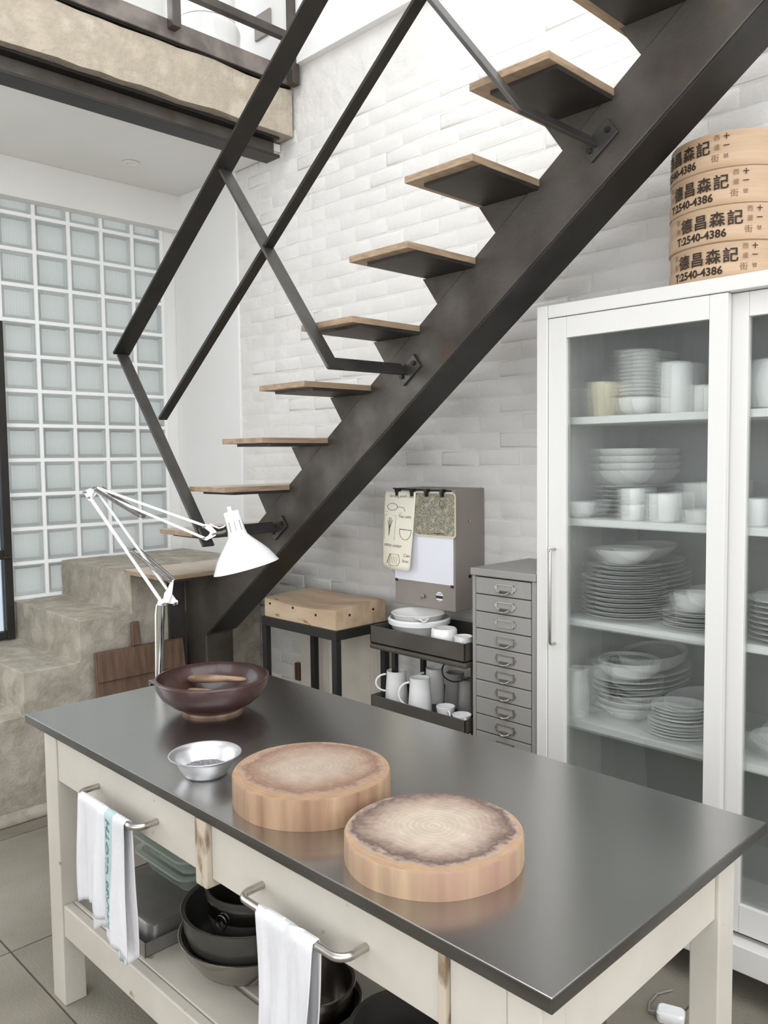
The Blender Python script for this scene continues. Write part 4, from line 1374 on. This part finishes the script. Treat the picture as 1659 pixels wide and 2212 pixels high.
sliding_door(-1.062, -0.297, GF + 0.038, GF + 0.064, 0.062, 0.072, hx=None)

# crockery: lathe profiles
P_plate = [(0.075, 0.0), (0.085, 0.003), (0.125, 0.014), (0.150, 0.018)]
P_plate_s = [(0.05, 0.0), (0.058, 0.003), (0.085, 0.010), (0.105, 0.014)]
P_bowl = [(0.040, 0.0), (0.048, 0.004), (0.078, 0.024), (0.096, 0.046), (0.100, 0.056)]
P_bowl_b = [(0.060, 0.0), (0.068, 0.005), (0.100, 0.026), (0.120, 0.045), (0.124, 0.052)]
P_cereal = [(0.035, 0.0), (0.042, 0.004), (0.062, 0.020), (0.070, 0.048), (0.071, 0.060)]
P_tumbler = [(0.030, 0.0), (0.033, 0.004), (0.038, 0.06), (0.041, 0.105)]
P_beaker = [(0.034, 0.0), (0.037, 0.004), (0.043, 0.07), (0.046, 0.074), (0.046, 0.120)]
P_cyl = [(0.046, 0.0), (0.050, 0.004), (0.050, 0.160), (0.048, 0.165)]
P_mug = [(0.040, 0.0), (0.043, 0.004), (0.043, 0.080), (0.042, 0.083)]
P_pot = [(0.070, 0.0), (0.085, 0.006), (0.098, 0.06), (0.096, 0.11), (0.085, 0.145), (0.082, 0.15)]
P_dishlow = [(0.050, 0.0), (0.055, 0.004), (0.058, 0.038), (0.060, 0.042)]
P_jug = [(0.038, 0.0), (0.042, 0.005), (0.040, 0.10), (0.034, 0.15), (0.038, 0.175)]
cache = {}
def put(name, P, x, y, z, label, cat, group, mat=porcelain, t=0.004, n=36):
    key = (name, str(P), mat.name)
    if key not in cache:
        me = MB().lathe(vessel(P, t), n).mesh(name, 50)
        me.materials.append(mat)
        cache[key] = me
    o = bpy.data.objects.new(name, cache[key])
    C.objects.link(o)
    o.location = (x, y, z + 0.0004)
    o.rotation_euler = (0, 0, random.random() * 6)
    return tag(o, label, cat, group)
ORD = ['first', 'second', 'third', 'fourth', 'fifth', 'sixth', 'seventh', 'eighth', 'ninth', 'tenth', 'eleventh', 'twelfth', 'thirteenth']
def stack(name, P, x, y, z, n, pitch_, label, cat, group, mat=porcelain, t=0.004):
    for k in range(n):
        place = 'lowest' if k == 0 else 'topmost' if k == n - 1 else ORD[k] + ' from the bottom'
        put(name, P, x + (random.random() - 0.5) * 0.003, y + (random.random() - 0.5) * 0.003, z + k * pitch_, label if n == 1 else label + ', ' + place, cat, group, mat, t)
    return z + (n - 1) * pitch_ + P[-1][1] + 0.002
YM = 2.685
# top shelf
s = SH[0]
put('tumbler', P_tumbler, -1.634, 2.672, s, 'grey tumbler nearest the door edge on the top cabinet shelf', 'tumbler', None, porcelain_grey)
put('beaker', P_beaker, -1.548, 2.628, s, 'cream beaker on the top cabinet shelf', 'beaker', None, porcelain_cream)
zz = stack('cereal_bowl', P_cereal, -1.425, 2.65, s, 1, 0.01, 'deep white bowl under the dish stack on the top cabinet shelf', 'bowl', None)
zz = stack('small_dish', [(0.040, 0), (0.046, 0.003), (0.066, 0.012), (0.070, 0.016)], -1.425, 2.65, zz - 0.002, 12, 0.0130, 'small white dish in the pile, top cabinet shelf', 'dish', 'small dishes on the top cabinet shelf')
put('tall_vase', P_cyl, -1.275, 2.62, s, 'tall white cylinder vase on the top cabinet shelf', 'vase', None)
put('white_mug', P_mug, -1.168, 2.62, s, 'white mug beside the tall vase on the top cabinet shelf', 'mug', None)
put('round_pot', P_pot, -0.965, 2.68, s, 'large round white pot behind the right cabinet door, top shelf', 'pot', None, n=44)
put('storage_jar', [(0.07, 0), (0.075, 0.004), (0.075, 0.15), (0.07, 0.155)], -1.55, 2.765, s, 'pale jar at the back of the top cabinet shelf', 'jar', None, porcelain_grey)
put('storage_jar', [(0.06, 0), (0.064, 0.004), (0.064, 0.16), (0.06, 0.165)], -1.17, 2.765, s, 'pale jar behind the white mug on the top cabinet shelf', 'jar', None, porcelain_grey)
# second shelf
s = SH[1]
put('small_bowl', [(0.028, 0), (0.034, 0.004), (0.046, 0.02), (0.050, 0.055)], -1.625, 2.605, s, 'white bowl nearest the door edge on the second cabinet shelf', 'bowl', None)
zz = stack('side_plate', P_plate_s, -1.515, 2.735, s, 7, 0.0165, 'white side plate under the bowls, second cabinet shelf', 'plate', 'side plates on the second cabinet shelf')
zz = stack('shallow_bowl', P_bowl, -1.515, 2.735, zz - 0.004, 4, 0.026, 'white bowl piled on side plates, second cabinet shelf', 'bowl', 'bowls on the second cabinet shelf')
for k in range(2):
    put('white_mug', [(0.036, 0), (0.039, 0.003), (0.040, 0.050), (0.039, 0.053)], -1.415, 2.592, s + k * 0.0545, ['lower white cup of the stacked pair on the second cabinet shelf', 'upper white cup of the stacked pair on the second cabinet shelf'][k], 'cup', 'stacked cups on the second cabinet shelf')
put('white_mug', [(0.048, 0), (0.052, 0.004), (0.053, 0.088), (0.052, 0.092)], -1.305, 2.61, s, 'wide white mug right of the stacked cups, second cabinet shelf', 'mug', None)
put('low_dish', P_dishlow, -1.172, 2.608, s, 'low white ramekin beside the wide mug, second cabinet shelf', 'dish', None)
put('serving_bowl', [(0.050, 0), (0.058, 0.004), (0.080, 0.06), (0.084, 0.125)], -1.225, 2.757, s, 'large white serving bowl at the back of the second cabinet shelf', 'bowl', None)
put('white_mug', P_mug, -1.020, 2.62, s, 'white mug behind the right cabinet door, second shelf', 'mug', None)
put('serving_bowl', P_bowl_b, -0.86, 2.715, s, 'large white bowl behind the right cabinet door, second shelf', 'bowl', None)
# third shelf
s = SH[2]
zz = stack('dinner_plate', P_plate, -1.495, YM, s, 9, 0.0165, 'large white dinner plate in the pile, third cabinet shelf', 'plate', 'dinner plates on the third cabinet shelf')
zz = stack('side_plate', [(a * 1.22, b) for a, b in P_plate_s], -1.495, YM, zz - 0.006, 3, 0.0165, 'smaller plate above the dinner plates, third cabinet shelf', 'plate', 'small plates on the dinner plates')
put('serving_bowl', [(a * 0.86, b) for a, b in P_bowl_b], -1.495, YM, zz, 'shallow white bowl topping the dinner plate pile, third cabinet shelf', 'bowl', None)
zz = stack('side_plate', P_plate_s, -1.225, 2.67, s, 4, 0.0150, 'white side plate in the short pile, third shelf', 'plate', 'side plates on the third cabinet shelf')
put('cereal_bowl', P_cereal, -1.225, 2.67, zz - 0.004, 'white bowl on the short pile of side plates, third cabinet shelf', 'bowl', None)
zz = stack('dinner_plate', P_plate, -0.90, YM, s, 8, 0.0165, 'white plate piled behind the right cabinet door', 'plate', 'plates behind the right door')
# fourth shelf
s = SH[3]
put('milk_jug', P_jug, -1.632, 2.602, s, 'tall white jug nearest the door edge on the fourth cabinet shelf', 'jug', None)
zz = stack('pasta_bowl', [(a * 0.93, b) for a, b in P_bowl_b], -1.490, YM + 0.03, s, 3, 0.022, 'white bowl at the base of the fourth-shelf pile', 'bowl', 'bowls on the fourth cabinet shelf')
zz = stack('dinner_plate', [(a * 0.84, b) for a, b in P_plate], -1.490, YM + 0.025, zz - 0.004, 3, 0.020, 'plate in the middle of the tall fourth-shelf pile', 'plate', 'plates on the fourth cabinet shelf')
put('serving_bowl', [(0.07, 0), (0.08, 0.005), (0.108, 0.03), (0.112, 0.062)], -1.490, YM + 0.03, zz - 0.004, 'deep white bowl near the top of the tall pile, fourth cabinet shelf', 'bowl', None)
put('cereal_bowl', [(0.06, 0), (0.066, 0.004), (0.078, 0.02), (0.082, 0.04)], -1.490, YM + 0.03, zz + 0.012, 'grey bowl nested at the top of the tall pile, fourth cabinet shelf', 'bowl', None, porcelain_grey)
zz = stack('small_plate', P_plate_s, -1.266, 2.652, s, 5, 0.0105, 'small white plate in the low fourth-shelf pile', 'plate', 'small plates on the fourth cabinet shelf')
zz = stack('small_dish', [(0.062, 0), (0.070, 0.003), (0.088, 0.010), (0.092, 0.013)], -1.266, 2.652, zz - 0.002, 4, 0.0115, 'rimless dish on the low fourth-shelf pile', 'dish', 'rimless dishes on the fourth cabinet shelf')
put('serving_bowl', P_bowl_b, -0.92, 2.70, s, 'large white bowl behind the right cabinet door, fourth shelf', 'bowl', None)

# ------------------------------------------------------------------ bamboo steamers on the cabinet
ST_C = Vector((-1.126, 2.672, GT + 0.0005))
TH = 0.107
names = ['lowest', 'second from the bottom', 'third from the bottom', 'topmost']
def bent_text(body, size, ang0, zc, rad, bold, parent, mat, name):
    vs, fs = text_mesh(body, size, bold=bold)
    m = MB()
    pv = []
    for v in vs:
        a = ang0 + v.x / rad
        pv.append((rad * math.cos(a), rad * math.sin(a), zc + v.y))
    m.add(pv, fs)
    return m.build(name, mat, parent, (0, 0, 0))
offs = [0.10, 0.02, 0.16, 0.30]
for k in range(4):
    rad = 0.181 + [0, 0.002, 0.001, 0.0][k]
    t = thing('bamboo_steamer', (ST_C.x, ST_C.y, ST_C.z + k * (TH + 0.001)), 'bamboo steamer with black writing, %s in the stack on the cabinet' % names[k], 'steamer', 'bamboo steamers stacked on the cabinet')
    body = MB().lathe([(rad - 0.012, 0), (rad, 0), (rad, TH), (rad - 0.012, TH), (rad - 0.012, 0)], 72).build('hoop', bamboo, t, (0, 0, 0), smooth=40)
    MB().lathe([(rad + 0.0004, 0.002), (rad + 0.003, 0.002), (rad + 0.003, 0.047), (rad + 0.0004, 0.047), (rad + 0.0004, 0.002)], 72).build('lower_band', bamboo, t, (0, 0, 0), smooth=40)
    if k == 3:
        MB().lathe([(0, TH - 0.012), (rad - 0.0125, TH - 0.012), (rad - 0.0125, TH - 0.004), (0, TH - 0.003)], 48).build('woven_lid', bamboo, t, (0, 0, 0), smooth=40)
    else:
        MB().lathe([(0, 0.012), (rad - 0.0125, 0.012), (rad - 0.0125, 0.018), (0, 0.018)], 48).build('slat_base', bamboo, t, (0, 0, 0), smooth=40)
    rt = rad + 0.0042
    a0 = R(205) + {0: 0.44, 1: 0.50, 2: 0.28, 3: -0.02}[k]
    # the photo's brush lettering: big shop name, small address column, phone line
    for i, ch in enumerate('德昌森記'):
        bent_text(ch, 0.046, a0 + 0.16 + i * 0.27, 0.050, rt, 0.0008, body, bamboo_ink, 'lettering')
    for body_, size, da, zc, bold, mt in (('香', 0.018, 0.03, 0.080, 0.0, bamboo_ink_pale), ('港', 0.018, 0.03, 0.052, 0.0, bamboo_ink_pale),
                                          ('西', 0.018, 1.27, 0.084, 0.0, bamboo_ink_pale), ('邊', 0.018, 1.27, 0.056, 0.0, bamboo_ink_pale), ('街', 0.024, 1.23, 0.022, 0.0, bamboo_ink_pale),
                                          ('十', 0.017, 1.42, 0.084, 0.0006, bamboo_ink), ('一', 0.017, 1.42, 0.058, 0.0006, bamboo_ink), ('號', 0.015, 1.42, 0.028, 0.0, bamboo_ink_pale),
                                          ('T:2540-4386', 0.033, 0.06, 0.014, 0.0010, bamboo_ink)):
        bent_text(body_, size, a0 + da, zc, rt, bold, body, mt, 'lettering')

# ------------------------------------------------------------------ pots and tins on the lower shelf of the table
ZS = 0.3275
bt_ = thing('baking_tray', (-2.25, 1.28, ZS), 'dull steel baking tray at the left end of the lower shelf', 'tray')
m = MB()
tx0_, tx1_, ty0_, ty1_, th_ = -2.455, -2.035, 1.062, 1.52, 0.04
m.box(tx0_, tx1_, ty0_, ty1_, ZS + 0.0005, ZS + 0.003)
m.box(tx0_, tx0_ + 0.003, ty0_, ty1_, ZS + 0.0005, ZS + th_)
m.box(tx1_ - 0.003, tx1_, ty0_, ty1_, ZS + 0.0005, ZS + th_)
m.box(tx0_, tx1_, ty0_, ty0_ + 0.003, ZS + 0.0005, ZS + th_)
m.box(tx0_, tx1_, ty1_ - 0.003, ty1_, ZS + 0.0005, ZS + th_)
m.build('pan', tin, bt_, bevel=0.001)
def rbox(cx, cy, w_, h_, rad, z, n=5):
    pts = []
    for sx, sy, a0 in ((1, -1, -90), (1, 1, 0), (-1, 1, 90), (-1, -1, 180)):
        for k in range(n + 1):
            a = R(a0 + 90 * k / n)
            pts.append((cx + sx * (w_ / 2 - rad) + rad * math.cos(a), cy + sy * (h_ / 2 - rad) + rad * math.sin(a), z))
    return pts
def loft(rings, cap0=True, cap1=True):
    m = MB()
    n = len(rings[0])
    vs = sum(rings, [])
    fs = []
    for k in range(len(rings) - 1):
        for i in range(n):
            fs.append((k * n + i, k * n + (i + 1) % n, (k + 1) * n + (i + 1) % n, (k + 1) * n + i))
    if cap0:
        fs.append(tuple(range(n - 1, -1, -1)))
    if cap1:
        fs.append(tuple(range((len(rings) - 1) * n, len(rings) * n)))
    return m.add(vs, fs)
z0 = ZS + 0.0035
o = loft([rbox(-2.245, 1.29, 0.36, 0.40, 0.03, z0), rbox(-2.245, 1.29, 0.345, 0.385, 0.03, z0 + 0.05), rbox(-2.245, 1.29, 0.335, 0.375, 0.03, z0 + 0.055)]).build('roasting_tin', tin, None, None, smooth=40)
tag(o, 'upturned grey roasting tin lying in the baking tray', 'tin')
z1 = z0 + 0.0555
for k in range(2):
    zz = z1 + k * 0.062
    cx, cy = -2.28 + 0.015 * k, 1.37 - 0.01 * k
    outer = [rbox(cx, cy, 0.26, 0.20, 0.04, zz), rbox(cx, cy, 0.31, 0.25, 0.045, zz + 0.05), rbox(cx, cy, 0.335, 0.275, 0.05, zz + 0.053), rbox(cx, cy, 0.335, 0.275, 0.05, zz + 0.060),
             rbox(cx, cy, 0.30, 0.24, 0.042, zz + 0.058), rbox(cx, cy, 0.25, 0.19, 0.036, zz + 0.006)]
    o = loft(outer).build('glass_dish', clear_glass, None, None, smooth=50)
    tag(o, ['clear glass oven dish resting on the roasting tin', 'clear glass oven dish on top of the other glass dish'][k], 'dish', 'glass oven dishes on the lower shelf')
def spot(name, P, x, y, z, label, cat, mat, t=0.003, n=48):
    o = MB().lathe(vessel(P, t), n).build(name, mat, None, (x, y, z), smooth=50)
    return tag(o, label, cat, 'pots and bowls on the lower shelf')
BX, BY = -1.80, 1.245
spot('mixing_bowl', [(0.08, 0), (0.095, 0.004), (0.142, 0.035), (0.170, 0.075), (0.182, 0.112), (0.188, 0.114)], BX, BY, ZS + 0.0005, 'large stainless mixing bowl at the bottom of the nest on the lower shelf', 'bowl', pot_steel)
spot('deep_pan', [(0.10, 0), (0.118, 0.005), (0.155, 0.03), (0.172, 0.085), (0.170, 0.13), (0.180, 0.134)], BX, BY, ZS + 0.050, 'dark deep pan nested in the stainless mixing bowl', 'pan', pot_dark)
sp = thing('stock_pot', (BX + 0.01, BY + 0.01, ZS + 0.062), 'dark pot with a ring handle sitting inside the deep pan', 'pot', 'pots and bowls on the lower shelf')
MB().lathe(vessel([(0.085, 0), (0.1, 0.004), (0.118, 0.09), (0.124, 0.175), (0.130, 0.178)], 0.003), 48).build('pot_body', pot_dark, sp, (0, 0, 0), smooth=50)
MB().lathe([(0.1215, 0.118), (0.1245, 0.118), (0.1265, 0.155), (0.1235, 0.155), (0.1215, 0.118)], 48).build('bright_band', pot_steel, sp, (0, 0, 0), smooth=40)
ha = R(-40)
hc = Vector((0.131 * math.cos(R(-75)), 0.131 * math.sin(R(-75)), 0.125))
tg = Vector((-math.sin(R(-75)), math.cos(R(-75)), 0))
MB().tube([hc + tg * (0.017 * math.cos(a * math.pi / 8)) + Vector((0, 0, 0.019 * math.sin(a * math.pi / 8))) for a in range(16)], 0.0016, 6, closed=True).build('ring_handle', chrome, sp, (0, 0, 0), smooth=60)
spot('mixing_bowl', [(0.06, 0), (0.075, 0.004), (0.105, 0.035), (0.118, 0.075), (0.124, 0.078)], -1.49, 1.205, ZS + 0.0005, 'shiny steel bowl on the lower shelf behind the plain towel', 'bowl', pot_steel)
spot('saucepan', [(0.07, 0), (0.085, 0.004), (0.098, 0.05), (0.102, 0.10), (0.108, 0.103)], -1.49, 1.205, ZS + 0.020, 'steel saucepan inside the shiny bowl behind the plain towel', 'pan', pot_steel)
spot('deep_pan', [(0.09, 0), (0.105, 0.004), (0.118, 0.05), (0.122, 0.13), (0.128, 0.133)], -1.205, 1.24, ZS + 0.0005, 'dark deep pan nearest the table corner on the lower shelf', 'pan', pot_dark)
spot('stoneware_jug', [(0.05, 0), (0.06, 0.006), (0.072, 0.05), (0.066, 0.10), (0.040, 0.13), (0.042, 0.15)], -1.00, 1.59, ZS + 0.0005, 'brown glazed jug at the back right of the lower shelf', 'jug', brown_jug_m)

# plug adaptor on the floor
pa = thing('plug_adaptor', (-1.10, 2.27, 0), 'white plug adaptor lying on the floor by the cabinet', 'plug')
m = loft([rbox(0, 0, 0.075, 0.05, 0.012, 0.001), rbox(0, 0, 0.08, 0.055, 0.014, 0.012), rbox(0, 0, 0.08, 0.055, 0.014, 0.028), rbox(0, 0, 0.07, 0.045, 0.012, 0.034)])
ad = m.build('casing', white_plastic, pa, (0, 0, 0), smooth=40)
ad.rotation_euler = (0, 0, R(20))
MB().tube([(-0.039, -0.014, 0.016), (-0.06, -0.02, 0.012), (-0.08, 0.02, 0.005), (-0.085, 0.08, 0.005), (-0.06, 0.13, 0.005)], 0.0032, 8).build('cord', filing_grey, pa, (0, 0, 0), smooth=60)
